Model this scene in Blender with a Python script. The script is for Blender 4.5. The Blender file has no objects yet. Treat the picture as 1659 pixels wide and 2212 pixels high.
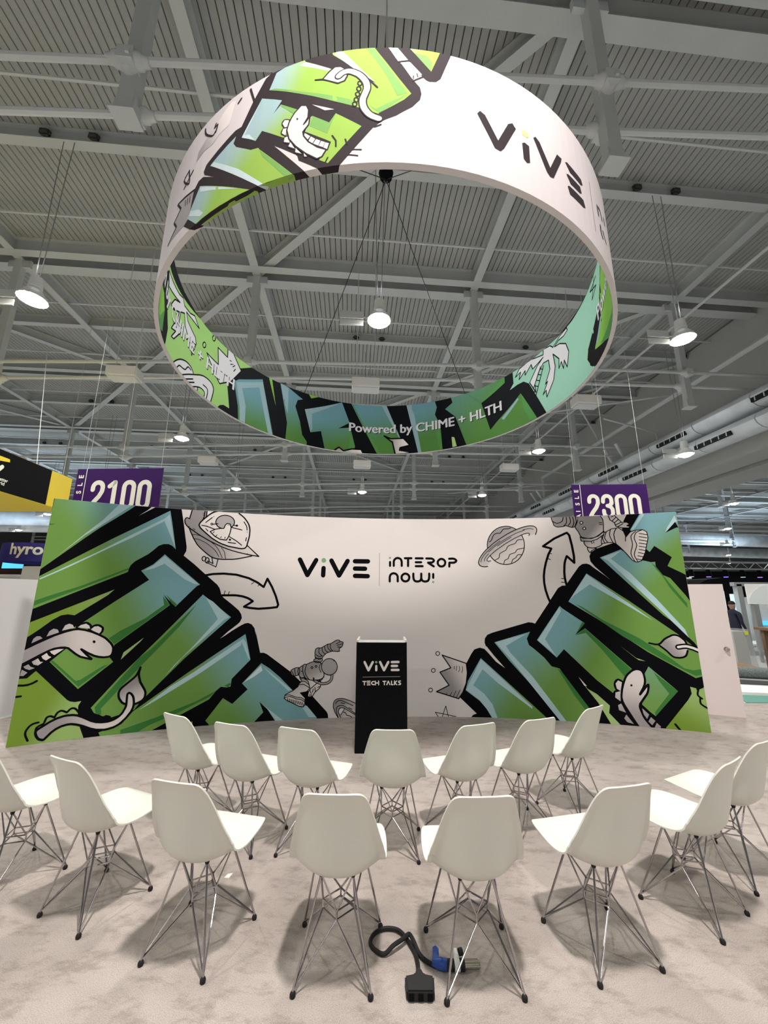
import bpy, bmesh, math, random
from mathutils import Vector, Matrix
from mathutils.geometry import tessellate_polygon
random.seed(7)
SCN = bpy.context.scene
COL = SCN.collection
PI = math.pi

# ------------------------------------------------------------------ camera
cam_data = bpy.data.cameras.new('camera')
cam = bpy.data.objects.new('camera', cam_data)
COL.objects.link(cam)
PITCH, ROLL, EYE = math.radians(12.4), 0.005, 1.65
fw = Vector((0, math.cos(PITCH), math.sin(PITCH)))
up0 = Vector((0, -math.sin(PITCH), math.cos(PITCH)))
rt0 = Vector((1, 0, 0))
rt = math.cos(ROLL) * rt0 + math.sin(ROLL) * up0
up = -math.sin(ROLL) * rt0 + math.cos(ROLL) * up0
cam.matrix_world = Matrix(((rt.x, up.x, -fw.x, 0), (rt.y, up.y, -fw.y, 0), (rt.z, up.z, -fw.z, EYE), (0, 0, 0, 1)))
cam_data.sensor_fit = 'VERTICAL'
cam_data.sensor_height = 36
cam_data.lens = 831.0 / 2212 * 36
cam_data.clip_end = 400
SCN.camera = cam

# ------------------------------------------------------------------ world, exposure, light strengths
world = bpy.data.worlds.new('world')
SCN.world = world
world.use_nodes = True
world.node_tree.nodes['Background'].inputs[0].default_value = (0.82, 0.95, 0.88, 1)
world.node_tree.nodes['Background'].inputs[1].default_value = 0.14
SCN.view_settings.view_transform = 'Standard'
SCN.view_settings.look = 'None'
SCN.view_settings.gamma = 1
SCN.view_settings.use_curve_mapping = False
SCN.view_settings.exposure = 0.0
LAMP_W = 330.0
FAR_W = 1500.0
REAR_W = 290.0
UP_W = 11.0       # fill light added above each lamp to brighten the roof
KEY_W = 650.0      # the lamp right above the camera

# hall axes: u across, v along the roof deck
PSI = math.radians(4.6)
cps, sps = math.cos(PSI), math.sin(PSI)
def hall(u, v, z): return Vector((u * cps - v * sps, u * sps + v * cps, z))

# ------------------------------------------------------------------ materials
def mat(name, col, rough=0.6, metal=0.0, spec=0.3, emit=None, estr=0.0, noise=None, bump=None):
    m = bpy.data.materials.new(name); m.use_nodes = True
    nt = m.node_tree; b = nt.nodes['Principled BSDF']
    b.inputs['Base Color'].default_value = (*col, 1)
    b.inputs['Roughness'].default_value = rough
    b.inputs['Metallic'].default_value = metal
    b.inputs['Specular IOR Level'].default_value = spec
    if emit:
        b.inputs['Emission Color'].default_value = (*emit, 1)
        b.inputs['Emission Strength'].default_value = estr
    if noise:
        sc, amt = noise
        tc = nt.nodes.new('ShaderNodeTexCoord')
        n = nt.nodes.new('ShaderNodeTexNoise'); n.inputs['Scale'].default_value = sc; n.inputs['Detail'].default_value = 5
        r = nt.nodes.new('ShaderNodeValToRGB')
        r.color_ramp.elements[0].position = 0.3; r.color_ramp.elements[1].position = 0.7
        r.color_ramp.elements[0].color = (*[c * (1 - amt) for c in col], 1)
        r.color_ramp.elements[1].color = (*[min(1, c * (1 + amt)) for c in col], 1)
        nt.links.new(tc.outputs['Object'], n.inputs['Vector'])
        nt.links.new(n.outputs['Fac'], r.inputs['Fac']); nt.links.new(r.outputs['Color'], b.inputs['Base Color'])
    if bump:
        tc = nt.nodes.new('ShaderNodeTexCoord')
        n = nt.nodes.new('ShaderNodeTexNoise'); n.inputs['Scale'].default_value = bump[0]; n.inputs['Detail'].default_value = 4
        bp = nt.nodes.new('ShaderNodeBump'); bp.inputs['Strength'].default_value = bump[1]; bp.inputs['Distance'].default_value = 0.01
        nt.links.new(tc.outputs['Object'], n.inputs['Vector'])
        nt.links.new(n.outputs['Fac'], bp.inputs['Height']); nt.links.new(bp.outputs['Normal'], b.inputs['Normal'])
    return m
def grad(name, c0, c1, p0=0.0, p1=1.0):
    m = mat(name, c0, 0.85, 0, 0.06); nt = m.node_tree
    a = nt.nodes.new('ShaderNodeAttribute'); a.attribute_name = 't'
    r = nt.nodes.new('ShaderNodeValToRGB'); r.color_ramp.interpolation = 'EASE'
    r.color_ramp.elements[0].color = (*c0, 1); r.color_ramp.elements[1].color = (*c1, 1)
    r.color_ramp.elements[0].position = p0; r.color_ramp.elements[1].position = p1
    nt.links.new(a.outputs['Fac'], r.inputs['Fac']); nt.links.new(r.outputs['Color'], nt.nodes['Principled BSDF'].inputs['Base Color'])
    return m
def ink(name, c): return mat('print_' + name, c, 0.85, 0, 0.06)
GREEN, TEAL = (0.165, 0.320, 0.072), (0.215, 0.415, 0.470)
PM = {
 'k': ink('black', (0.0035, 0.0035, 0.005)), 'x': ink('faded_black', (0.034, 0.026, 0.030)), 'w': ink('white', (0.79, 0.73, 0.71)),
 'h': ink('pale_teal', (0.46, 0.64, 0.70)), 'b': ink('pale_blue', (0.66, 0.78, 0.82)),
 'd': ink('deep_green', (0.050, 0.190, 0.045)), 'f': ink('mid_green', (0.17, 0.34, 0.10)), 'v': ink('pale_sky', (0.50, 0.59, 0.62)), 'u': ink('pink_white', (0.63, 0.565, 0.57)),
 'e': ink('sage', (0.36, 0.52, 0.20)), 'm': ink('grey', (0.42, 0.39, 0.40)), 'r': ink('line_grey', (0.30, 0.25, 0.26)),
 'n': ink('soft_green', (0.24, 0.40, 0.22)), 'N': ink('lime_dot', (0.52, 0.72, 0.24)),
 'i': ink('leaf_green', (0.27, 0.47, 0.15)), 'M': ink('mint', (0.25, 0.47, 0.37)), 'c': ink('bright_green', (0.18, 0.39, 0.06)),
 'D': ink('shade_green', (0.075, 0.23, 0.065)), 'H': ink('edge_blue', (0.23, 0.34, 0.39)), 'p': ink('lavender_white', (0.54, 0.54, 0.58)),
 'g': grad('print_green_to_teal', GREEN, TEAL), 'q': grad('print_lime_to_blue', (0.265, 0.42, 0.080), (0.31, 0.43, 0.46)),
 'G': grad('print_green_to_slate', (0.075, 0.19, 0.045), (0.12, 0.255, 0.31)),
 'l': grad('print_olive_to_sage', (0.185, 0.300, 0.040), (0.32, 0.47, 0.16)), 'y': grad('print_grey_to_white', (0.33, 0.30, 0.31), (0.72, 0.65, 0.64)),
}
M = dict(
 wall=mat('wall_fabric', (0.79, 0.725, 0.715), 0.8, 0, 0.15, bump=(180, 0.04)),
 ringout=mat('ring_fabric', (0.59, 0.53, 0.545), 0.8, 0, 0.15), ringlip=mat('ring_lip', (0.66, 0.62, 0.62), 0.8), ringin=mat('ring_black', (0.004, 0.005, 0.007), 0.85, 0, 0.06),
 steel=mat('painted_steel', (0.58, 0.60, 0.60), 0.55, 0, 0.3, noise=(0.8, 0.05)), steel2=mat('painted_pipe', (0.66, 0.68, 0.68), 0.5, 0, 0.3),
 deck=mat('roof_deck', (0.43, 0.435, 0.425), 0.7, 0, 0.2, noise=(0.35, 0.07)), joint=mat('deck_joint', (0.010, 0.010, 0.010), 0.9),
 black=mat('black_satin', (0.004, 0.004, 0.005), 0.8, 0, 0.08), clamp=mat('dark_clamp', (0.05, 0.05, 0.048), 0.7), rubber=mat('black_rubber', (0.012, 0.012, 0.013), 0.6),
 white=mat('white_laminate', (0.84, 0.82, 0.80), 0.4), shell=mat('white_polypropylene', (0.70, 0.695, 0.635), 0.38, 0, 0.45, bump=(900, 0.03)),
 chrome=mat('chrome_wire', (0.44, 0.42, 0.44), 0.16, 1.0), knob=mat('brushed_nickel', (0.55, 0.50, 0.47), 0.25, 1.0),
 purple=mat('purple_board', (0.048, 0.012, 0.105), 0.7, 0, 0.1), digit=mat('cream_digits', (0.88, 0.84, 0.72), 0.6), yellow=mat('yellow_board', (0.80, 0.58, 0.035), 0.6), yellow2=mat('yellow_board_base', (0.62, 0.44, 0.03), 0.6),
 navy=mat('navy_board', (0.045, 0.038, 0.22), 0.7, 0, 0.1), coral=mat('coral', (0.7, 0.12, 0.16), 0.6), closet=mat('closet_panel', (0.76, 0.665, 0.66), 0.7, 0, 0.2), closet2=mat('closet_panel_grey', (0.64, 0.63, 0.63), 0.7, 0, 0.2),
 duct=mat('galvanised_duct', (0.72, 0.76, 0.80), 0.5, 0.1, 0.4, noise=(0.9, 0.16)), bulk=mat('bulkhead', (0.56, 0.555, 0.54), 0.8, noise=(0.4, 0.05)), vent=mat('vent_dark', (0.02, 0.02, 0.022), 0.8),
 concrete=mat('hall_floor', (0.40, 0.40, 0.40), 0.5, noise=(0.9, 0.15)), far=mat('far_wall', (0.16, 0.165, 0.175), 0.9), sidewall=mat('side_wall', (0.30, 0.30, 0.30), 0.9),
 lens=mat('lamp_lens', (1, 1, 1), 0.4, emit=(1.0, 0.93, 0.80), estr=60.0), glass=mat('lamp_dome', (0.85, 0.85, 0.83), 0.35),
 blue=mat('blue_plastic', (0.03, 0.075, 0.33), 0.45), brass=mat('connector_steel', (0.55, 0.53, 0.47), 0.25, 1.0), paper=mat('paper', (0.85, 0.83, 0.8), 0.8),
 kraft=mat('kraft_paper', (0.30, 0.19, 0.11), 0.8), roll=mat('grey_carpet_roll', (0.17, 0.19, 0.19), 0.95, noise=(60, 0.5)), teal=mat('teal_carpet', (0.13, 0.30, 0.25), 0.95), darkmat=mat('dark_carpet', (0.045, 0.05, 0.05), 0.95, noise=(40, 0.3)),
 wood=mat('brown_wood', (0.22, 0.13, 0.08), 0.5), alu=mat('aluminium_post', (0.45, 0.46, 0.47), 0.4, 0.5), cyan=mat('cyan_screen', (0.05, 0.3, 0.6), 0.4, emit=(0.10, 0.55, 0.95), estr=1.2),
 screen=mat('pale_screen', (0.5, 0.7, 0.8), 0.4, emit=(0.70, 0.90, 1.0), estr=0.75), violet=mat('violet_stage_light', (0.3, 0.1, 0.9), 0.4, emit=(0.30, 0.12, 1.0), estr=3.0),
 skin=mat('skin', (0.30, 0.18, 0.13), 0.6), cloth=mat('navy_clothing', (0.018, 0.018, 0.035), 0.9), hair=mat('dark_hair', (0.012, 0.01, 0.01), 0.8), maroon=mat('maroon_board', (0.05, 0.015, 0.015), 0.8),
 scallop=mat('white_panel', (0.72, 0.76, 0.78), 0.6), tag=mat('yellow_tag', (0.75, 0.75, 0.12), 0.7),
)
# clear plastic film
pm = bpy.data.materials.new('clear_film'); pm.use_nodes = True
nt = pm.node_tree; nt.nodes.clear()
o_ = nt.nodes.new('ShaderNodeOutputMaterial'); mx = nt.nodes.new('ShaderNodeMixShader'); tr = nt.nodes.new('ShaderNodeBsdfTransparent'); gl = nt.nodes.new('ShaderNodeBsdfPrincipled')
gl.inputs['Base Color'].default_value = (0.6, 0.62, 0.62, 1); gl.inputs['Roughness'].default_value = 0.15
mx.inputs[0].default_value = 0.35
nt.links.new(tr.outputs[0], mx.inputs[1]); nt.links.new(gl.outputs[0], mx.inputs[2]); nt.links.new(mx.outputs[0], o_.inputs[0])
M['film'] = pm
# carpet: beige pile with scuffs
cm = bpy.data.materials.new('beige_carpet'); cm.use_nodes = True
nt = cm.node_tree; b = nt.nodes['Principled BSDF']; b.inputs['Roughness'].default_value = 0.95; b.inputs['Specular IOR Level'].default_value = 0.08
tc = nt.nodes.new('ShaderNodeTexCoord')
def noise_(scale, detail, rough=0.55, stretch=None):
    n = nt.nodes.new('ShaderNodeTexNoise'); n.inputs['Scale'].default_value = scale; n.inputs['Detail'].default_value = detail; n.inputs['Roughness'].default_value = rough
    if stretch:
        mp = nt.nodes.new('ShaderNodeMapping'); mp.inputs['Scale'].default_value = stretch; mp.inputs['Rotation'].default_value = (0, 0, 0.5)
        nt.links.new(tc.outputs['Object'], mp.inputs['Vector']); nt.links.new(mp.outputs['Vector'], n.inputs['Vector'])
    else: nt.links.new(tc.outputs['Object'], n.inputs['Vector'])
    return n
def ramp_(n, p0, c0, p1, c1):
    r = nt.nodes.new('ShaderNodeValToRGB'); r.color_ramp.elements[0].position = p0; r.color_ramp.elements[1].position = p1
    r.color_ramp.elements[0].color = (*c0, 1); r.color_ramp.elements[1].color = (*c1, 1); nt.links.new(n.outputs['Fac'], r.inputs['Fac']); return r
def mul_(a, b_, fac):
    x = nt.nodes.new('ShaderNodeMix'); x.data_type = 'RGBA'; x.blend_type = 'MULTIPLY'; x.inputs['Factor'].default_value = fac
    nt.links.new(a.outputs[0] if a.bl_idname != 'ShaderNodeMix' else a.outputs[2], x.inputs[6]); nt.links.new(b_.outputs[0], x.inputs[7]); return x
r1 = ramp_(noise_(1.3, 6, 0.6), 0.30, (0.43, 0.37, 0.34), 0.66, (0.575, 0.505, 0.475))
r2 = ramp_(noise_(5, 6, 0.72, (1, 2.2, 1)), 0.36, (0.55, 0.53, 0.51), 0.50, (1, 1, 1))
r3 = ramp_(noise_(300, 3, 0.7), 0.34, (0.50, 0.49, 0.48), 0.58, (1, 1, 1))
x2 = mul_(mul_(r1, r2, 0.55), r3, 0.9)
nt.links.new(x2.outputs[2], b.inputs['Base Color'])
bp = nt.nodes.new('ShaderNodeBump'); bp.inputs['Strength'].default_value = 0.35; bp.inputs['Distance'].default_value = 0.006
nt.links.new(noise_(320, 3).outputs['Fac'], bp.inputs['Height']); nt.links.new(bp.outputs['Normal'], b.inputs['Normal'])
M['carpet'] = cm

# ------------------------------------------------------------------ mesh helpers
def new_obj(name, me, parent=None, mats=()):
    o = bpy.data.objects.new(name, me); COL.objects.link(o)
    if parent is not None: o.parent = parent
    for m in mats: me.materials.append(m)
    return o
def empty(name, loc=(0, 0, 0), rz=0.0, label=None, cat=None, group=None):
    o = bpy.data.objects.new(name, None); COL.objects.link(o)
    o.location = loc; o.rotation_euler = (0, 0, rz); o.empty_display_size = 0.1
    tag(o, label, cat, group); return o
def tag(o, label=None, cat=None, group=None, kind=None):
    if label: o['label'] = label
    if cat: o['category'] = cat
    if group: o['group'] = group
    if kind: o['kind'] = kind
    return o
class MB:
    """collects shapes into one mesh"""
    def __init__(s): s.v = []; s.f = []
    def add(s, vs, fs):
        k = len(s.v); s.v += [tuple(v) for v in vs]; s.f += [tuple(i + k for i in f) for f in fs]; return s
    def box(s, c, d, rot=None):
        x, y, z = d[0] / 2, d[1] / 2, d[2] / 2
        vs = [Vector((a * x, b_ * y, e * z)) for a in (-1, 1) for b_ in (-1, 1) for e in (-1, 1)]
        if rot is not None: vs = [rot @ v for v in vs]
        return s.add([v + Vector(c) for v in vs], [(0, 1, 3, 2), (4, 6, 7, 5), (0, 4, 5, 1), (2, 3, 7, 6), (0, 2, 6, 4), (1, 5, 7, 3)])
    def beam(s, a, b_, w, h, upv=(0, 0, 1)):
        a, b_ = Vector(a), Vector(b_); d = (b_ - a); L = d.length; d.normalize()
        u = Vector(upv); r = d.cross(u).normalized(); u = r.cross(d)
        rot = Matrix((r, d, u)).transposed()
        return s.box((a + b_) / 2, (w, L, h), rot)
    def ibeam(s, a, b_, w, h, tf=0.03, tw=0.02):
        a, b_ = Vector(a), Vector(b_); Z = Vector((0, 0, 1))
        s.beam(a + Z * tf / 2, b_ + Z * tf / 2, w, tf); s.beam(a + Z * (h / 2), b_ + Z * (h / 2), tw, h - 2 * tf); s.beam(a + Z * (h - tf / 2), b_ + Z * (h - tf / 2), w, tf); return s
    def tube(s, pts, r, n=8, cap=True, radii=None):
        pts = [Vector(p) for p in pts]; base = len(s.v); prev = None
        for i, p in enumerate(pts):
            d = (pts[min(i + 1, len(pts) - 1)] - pts[max(i - 1, 0)]).normalized()
            if prev is None: a = d.orthogonal().normalized()
            else: a = (prev - d * prev.dot(d)).normalized()
            prev = a; c = d.cross(a); rr = radii[i] if radii else r
            for k in range(n):
                t = 2 * PI * k / n; s.v.append(tuple(p + a * (rr * math.cos(t)) + c * (rr * math.sin(t))))
        for i in range(len(pts) - 1):
            for k in range(n):
                k2 = (k + 1) % n; s.f.append((base + i * n + k, base + i * n + k2, base + (i + 1) * n + k2, base + (i + 1) * n + k))
        if cap: s.f.append(tuple(base + k for k in reversed(range(n)))); s.f.append(tuple(base + (len(pts) - 1) * n + k for k in range(n)))
        return s
    def lathe(s, prof, n=16, c=(0, 0, 0)):
        base = len(s.v); c = Vector(c)
        for r, z in prof:
            for k in range(n):
                t = 2 * PI * k / n; s.v.append((c.x + r * math.cos(t), c.y + r * math.sin(t), c.z + z))
        for i in range(len(prof) - 1):
            for k in range(n):
                k2 = (k + 1) % n; s.f.append((base + i * n + k, base + i * n + k2, base + (i + 1) * n + k2, base + (i + 1) * n + k))
        s.f.append(tuple(base + k for k in reversed(range(n)))); s.f.append(tuple(base + (len(prof) - 1) * n + k for k in range(n)))
        return s
    def prism(s, poly, d):
        n = len(poly); d = Vector(d); a = [Vector(p) for p in poly]
        s.add(a + [p + d for p in a], [tuple(reversed(range(n))), tuple(range(n, 2 * n))] + [(i, (i + 1) % n, (i + 1) % n + n, i + n) for i in range(n)]); return s
    def mesh(s, name, smooth=False):
        me = bpy.data.meshes.new(name); me.from_pydata(s.v, [], s.f); me.update()
        bm = bmesh.new(); bm.from_mesh(me); bmesh.ops.recalc_face_normals(bm, faces=bm.faces[:]); bm.to_mesh(me); bm.free()
        if smooth:
            for p in me.polygons: p.use_smooth = True
            try: me.set_sharp_from_angle(angle=math.radians(40))
            except Exception: pass
        return me
    def build(s, name, m, parent=None, smooth=False): return new_obj(name, s.mesh(name, smooth), parent, [m] if not isinstance(m, (list, tuple)) else m)
def bevel_obj(o, w, seg=2):
    bm = bmesh.new(); bm.from_mesh(o.data); bmesh.ops.bevel(bm, geom=bm.edges[:], offset=w, segments=seg, affect='EDGES', clamp_overlap=True); bm.to_mesh(o.data); bm.free()
    for p in o.data.polygons: p.use_smooth = True
    try: o.data.set_sharp_from_angle(angle=math.radians(35))
    except Exception: pass
    return o
def kids(o): return [c for c in COL.objects if c.parent is o]
def copy_tree(o, parent=None):
    c = o.copy(); COL.objects.link(c); c.parent = parent
    if parent is not None: c.matrix_parent_inverse = o.matrix_parent_inverse.copy()
    for ch in KIDS.get(o.name, []): copy_tree(ch, c)
    return c
KIDS = {}
def index_tree(o):
    KIDS[o.name] = kids(o)
    for c in KIDS[o.name]: index_tree(c)

# ------------------------------------------------------------------ flat print laid on a curved or plane surface
STRIP = 0.12
def cut(bm, co, no, clear=False):
    bmesh.ops.bisect_plane(bm, geom=bm.verts[:] + bm.edges[:] + bm.faces[:], dist=1e-6, plane_co=co, plane_no=no, clear_outer=clear, clear_inner=False)
def build_print(name, shapes, mapf, parent, slim, zlim, step=0.0004, strips=True, zcuts=(), base=1):
    bm = bmesh.new(); sid = bm.faces.layers.int.new('sid'); pid = bm.faces.layers.int.new('pid'); mats = []
    def face(vs, i, p=0):
        try: f = bm.faces.new(vs)
        except ValueError: return
        f[sid] = i; f[pid] = p
    for i, sh in enumerate(shapes):
        ly, col, kind, w, pts, g = sh
        if col not in mats: mats.append(col)
        if kind == 'f':
            V = [bm.verts.new((x, y, 0)) for x, y in pts]
            for t in tessellate_polygon([[Vector((x, y, 0)) for x, y in pts]]): face([V[k] for k in t], i)
        elif kind == 'm':
            V = [bm.verts.new((x, y, 0)) for x, y in pts]
            for t in w: face([V[k] for k in t], i)
        else:
            r = w / 2; pc = 0
            for (ax, ay), (bx, by) in zip(pts, pts[1:]):
                L = math.hypot(bx - ax, by - ay)
                if L < 1e-6: continue
                nx, ny = -(by - ay) / L * r, (bx - ax) / L * r
                pc += 1; face([bm.verts.new((x, y, 0)) for x, y in ((ax + nx, ay + ny), (ax - nx, ay - ny), (bx - nx, by - ny), (bx + nx, by + ny))], i, pc)
            nd = 10 if r > 0.02 else 7
            if kind == 's':
                for x, y in pts: pc += 1; face([bm.verts.new((x + r * math.cos(2 * PI * k / nd), y + r * math.sin(2 * PI * k / nd), 0)) for k in range(nd)], i, pc)
    for co, no in (((slim[0], 0, 0), (-1, 0, 0)), ((slim[1], 0, 0), (1, 0, 0)), ((0, zlim[0], 0), (0, -1, 0)), ((0, zlim[1], 0), (0, 1, 0))): cut(bm, co, no, True)
    if not bm.verts: bm.free(); return None
    if strips:
        xs = [v.co.x for v in bm.verts]
        for k in range(math.floor(min(xs) / STRIP) + 1, math.ceil(max(xs) / STRIP)): cut(bm, (k * STRIP, 0, 0), (1, 0, 0))
    for z in zcuts: cut(bm, (0, z, 0), (0, 1, 0))
    tl = bm.verts.layers.float.new('t')
    for f in bm.faces:
        sh = shapes[f[sid]]; f.material_index = mats.index(sh[1]); f.smooth = False
        for v in f.verts:
            if sh[5]:
                (x0, y0), (x1, y1) = sh[5]; dx, dy = x1 - x0, y1 - y0
                v[tl] = ((v.co.x - x0) * dx + (v.co.y - y0) * dy) / (dx * dx + dy * dy + 1e-9)
            else: v[tl] = 0.5
    bm.verts.index_update()
    lay = [0] * len(bm.verts)
    for f in bm.faces:
        for v in f.verts: lay[v.index] = shapes[f[sid]][0] + 0.012 * min(f[pid], 70)
    for v in bm.verts: v.co = mapf(v.co.x, v.co.y, (base + lay[v.index]) * step)
    me = bpy.data.meshes.new(name); bm.to_mesh(me); bm.free()
    return new_obj(name, me, parent, [PM[c] for c in mats])
def text_shape(body, size, offset, fit=None, xscale=1.0, shear=0.0):
    cu = bpy.data.curves.new('txt', 'FONT'); cu.body = body; cu.size = size; cu.offset = offset; cu.resolution_u = 4; cu.fill_mode = 'BOTH'
    ob = bpy.data.objects.new('txt', cu); COL.objects.link(ob)
    dg = bpy.context.evaluated_depsgraph_get(); me = bpy.data.meshes.new_from_object(ob.evaluated_get(dg))
    bpy.data.objects.remove(ob); bpy.data.curves.remove(cu)
    pts = [(v.co.x, v.co.y) for v in me.vertices]; me.calc_loop_triangles(); fs = [tuple(p.vertices) for p in me.loop_triangles]
    bpy.data.meshes.remove(me)
    x0 = min(p[0] for p in pts); x1 = max(p[0] for p in pts)
    k = (fit / (x1 - x0)) if fit else xscale
    return [((x - x0) * k + shear * y, y) for x, y in pts], fs
def place_text(T, ly, col, x, y, rot=0.0):
    pts, fs = T; c, s_ = math.cos(rot), math.sin(rot)
    return (ly, col, 'm', fs, [(x + a * c - b_ * s_, y + a * s_ + b_ * c) for a, b_ in pts], None)

ART = {}; CURRENT = ['']
def begin(name): CURRENT[0] = name; ART.setdefault(name, [])
def art(layer, colour, kind, width, steps, gradient):
    """one printed shape in millimetres: first point, then steps from point to point"""
    x = y = 0; pts = []
    for i in range(0, len(steps), 2): x += steps[i]; y += steps[i + 1]; pts.append((x / 1000, y / 1000))
    g = [(gradient[0] / 1000, gradient[1] / 1000), (gradient[2] / 1000, gradient[3] / 1000)] if gradient else None
    ART[CURRENT[0]].append((layer, colour, kind, width / 1000, pts, g))
begin('graffiti_print')
art(1, 'k', 'f', 0, [-3573,2940, 13,-99, 47,-201, 71,-327, 1,-59, -25,-64, 148,-117, 140,-123, 175,-147, 37,-51, 22,-63, 3,-28, 41,-40, 117,-91, 95,-80, 34,-51, 13,-51, -23,-56, -41,-39, -101,-82, -94,-91, 55,35, 92,66, 104,66, 53,27, 43,7, 47,-19, 42,-52, 30,-101, -9,54, 79,-284, 49,-1, 45,-20, 320,-233, 163,-148, 164,-187, 203,-206, 18,-32, 8,-52, 3,-41, -1801,-222, -1814,63, -92,107, 28,3082], [])
art(2, 'g', 'f', 0, [-4985,2919, 879,-9, 2,-57, -91,-92, -282,-257, -131,-135, -406,-438], [-4752, 2358, -4160, 2869])
art(3, 'h', 'f', 0, [-4276,2880, 130,-27, -334,-327, -141,-131, -227,-264, 232,291, 161,190], [])
art(3, 'd', 'f', 0, [-4990,2519, 61,-5, -57,-18], [])
art(2, 'w', 'f', 0, [-4062,2707, 89,80, 61,71, 60,6, -65,-48], [])
art(2, 'g', 'f', 0, [-5003,1861, 398,302, 274,203, 633,441, 45,-177, 80,-358, -46,46, -48,22, -61,-3, -57,-27, -55,-64, -53,-54, -142,-103, -41,-52, -17,-49, -2,-38, -464,-237, -433,-226], [-4375, 2016, -3831, 2688])
art(3, 'h', 'f', 0, [-4985,1844, 138,87, 386,258, 354,257, 356,248, 53,63, 116,-463, -165,350, 0,15, -355,-256, -216,-138, -429,-289, -232,-146], [])
art(3, 'd', 'f', 0, [-4991,1581, 161,74, 263,109, 468,234, 3,-21, -466,-244, -428,-210], [])
art(2, 'l', 'f', 0, [-4991,1334, 776,388, -58,-69, -310,-246, -68,13, -63,-11, -72,-49, -109,-108, -84,-75, -24,-17], [-4719, 1447, -4215, 1722])
art(2, 'g', 'f', 0, [-3697,2197, 475,-397, -40,-23, -233,-273, -159,160, 92,-138, -562,-484, -43,-135, 54,-69, -316,-288, -318,330, 43,286, 239,172, 266,227, 356,287, -106,118, 131,88], [-4211, 1451, -3548, 1807])
art(3, 'h', 'f', 0, [-3695,2177, 457,-375, -53,3, -125,60, -277,211, -7,-14, -112,-60, -108,-31, 112,81], [])
art(3, 'd', 'f', 0, [-3657,1640, 26,-114, -196,-166, -258,-150, -111,-88, 71,-73, 561,480], [])
art(3, 'd', 'f', 0, [-3624,1662, 146,-129, -19,-26, -48,41], [])
art(3, 'd', 'f', 0, [-4740,884, 22,8, 255,-249, 43,11, 207,143, 50,12, -266,-234], [])
art(2, 'e', 'f', 0, [-4035,861, 18,84, 201,172, -32,-47], [])
art(2, 'g', 'f', 0, [-3172,1665, 387,-305, -536,-526, -387,-429, -44,-45, -67,-101, -228,-62, -115,31, -72,40, -37,59, 256,341, 406,472], [-3484, 1062, -2983, 1500])
art(3, 'h', 'f', 0, [-3131,1626, 96,-56, 229,-209, -65,-35, -560,-568, -88,-122, 302,365, 265,337], [])
art(3, 'd', 'f', 0, [-3230,1545, -485,-568, -126,-107, -393,-542, 22,-72, 57,-20, -13,72, 342,441, 162,195, 240,297], [])
art(2, 'g', 'f', 0, [-2577,1132, 92,-339, -223,-237, -8,-97, -47,-8, -74,12, -57,-49, -73,-98, -650,-324, -84,-57, -25,-7, -410,49, 1,23, -23,43, 225,67, 105,132, 566,415], [-3194, 478, -2553, 894])
art(3, 'h', 'f', 0, [-2599,1071, -603,-417, -240,-149, -320,-252, 168,94, 484,297, 485,339, 7,44, 99,-211, 27,-22, -71,232], [])
art(3, 'd', 'f', 0, [-3935,45, 382,108, 426,148, 232,116, -60,-66, -356,-165, -333,-125, -150,-88, -128,-31], [])
art(3, 'd', 'f', 0, [-2796,471, 76,38, 2,-29, -24,-26], [])
art(2, 'g', 'f', 0, [-2338,741, 113,-70, 148,-121, 174,-169, 364,-386, 2,-51, -568,18, -2,35, -116,157, -106,94, 58,-134, -127,-134, -536,-14, -4,40, -50,54, 190,260, 122,-79, 182,172, -78,79], [-2751, 82, -2270, 531])
art(3, 'b', 'f', 0, [-2552,502, 211,209, 26,-64, -96,-69], [])
art(3, 'h', 'f', 0, [-2319,700, 131,-99, 279,-219, -49,-9, -114,103, -137,115], [])
art(3, 'h', 'f', 0, [-1760,158, 65,13, 139,-152, -105,4], [])
art(3, 'h', 'f', 0, [-2301,224, 301,-228, -102,4, -110,144], [])
art(2, 'e', 'f', 0, [-3145,68, 9,-45, -29,22], [])
art(2, 'l', 'f', 0, [-4855,786, 337,-346, 31,-21, 46,-12, 64,5, -22,-48, 9,-93, 36,-140, 66,-152, -389,-16, -327,-7, 3,774, 81,-7], [-4723, 515, -4381, 380])
begin('dinosaur_print')
art(4, 'k', 'f', 0, [-5012,866, 222,143, 187,18, -144,-152, -108,-89, -70,-76, -70,2], [])
art(5, 'y', 'f', 0, [-5025,1022, 207,120, 110,53, 116,37, 73,8, 104,-23, 108,-46, 86,-53, 67,-77, 19,-61, -12,-59, -46,-20, -78,9, -81,29, -97,71, 117,-125, -126,38, -73,52, -56,51, -58,11, -77,-10, -66,-30, -232,-148], [-4889, 1005, -4319, 1072])
art(6, 'k', 's', 24, [-5025,1017, 137,82, 147,80, 113,43, 62,17, 47,3, 67,-13, 73,-24, 72,-34, 59,-33, 27,-20, 52,-52, 19,-26, 11,-21, 6,-20, 1,-41, -4,-22, -8,-17, -13,-11, -16,-6, -43,-4, -55,8, -51,17, -68,36, -71,47], [])
art(6, 'k', 's', 23, [-4461,1006, 63,-67, 58,-53, -4,-3, -113,35, -50,34, -84,72, -34,10, -44,0, -53,-9, -42,-17, -53,-30, -203,-131], [])
art(5, 'y', 'f', 0, [-4944,1096, 11,51, 26,27, 31,-1, 26,-25], [-4889, 1005, -4319, 1072])
art(5, 'y', 'f', 0, [-4817,1166, 18,61, 35,28, 41,-11, 17,-34], [-4889, 1005, -4319, 1072])
art(5, 'y', 'f', 0, [-4681,1228, 23,63, 38,18, 35,-15, 20,-35], [-4889, 1005, -4319, 1072])
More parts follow.
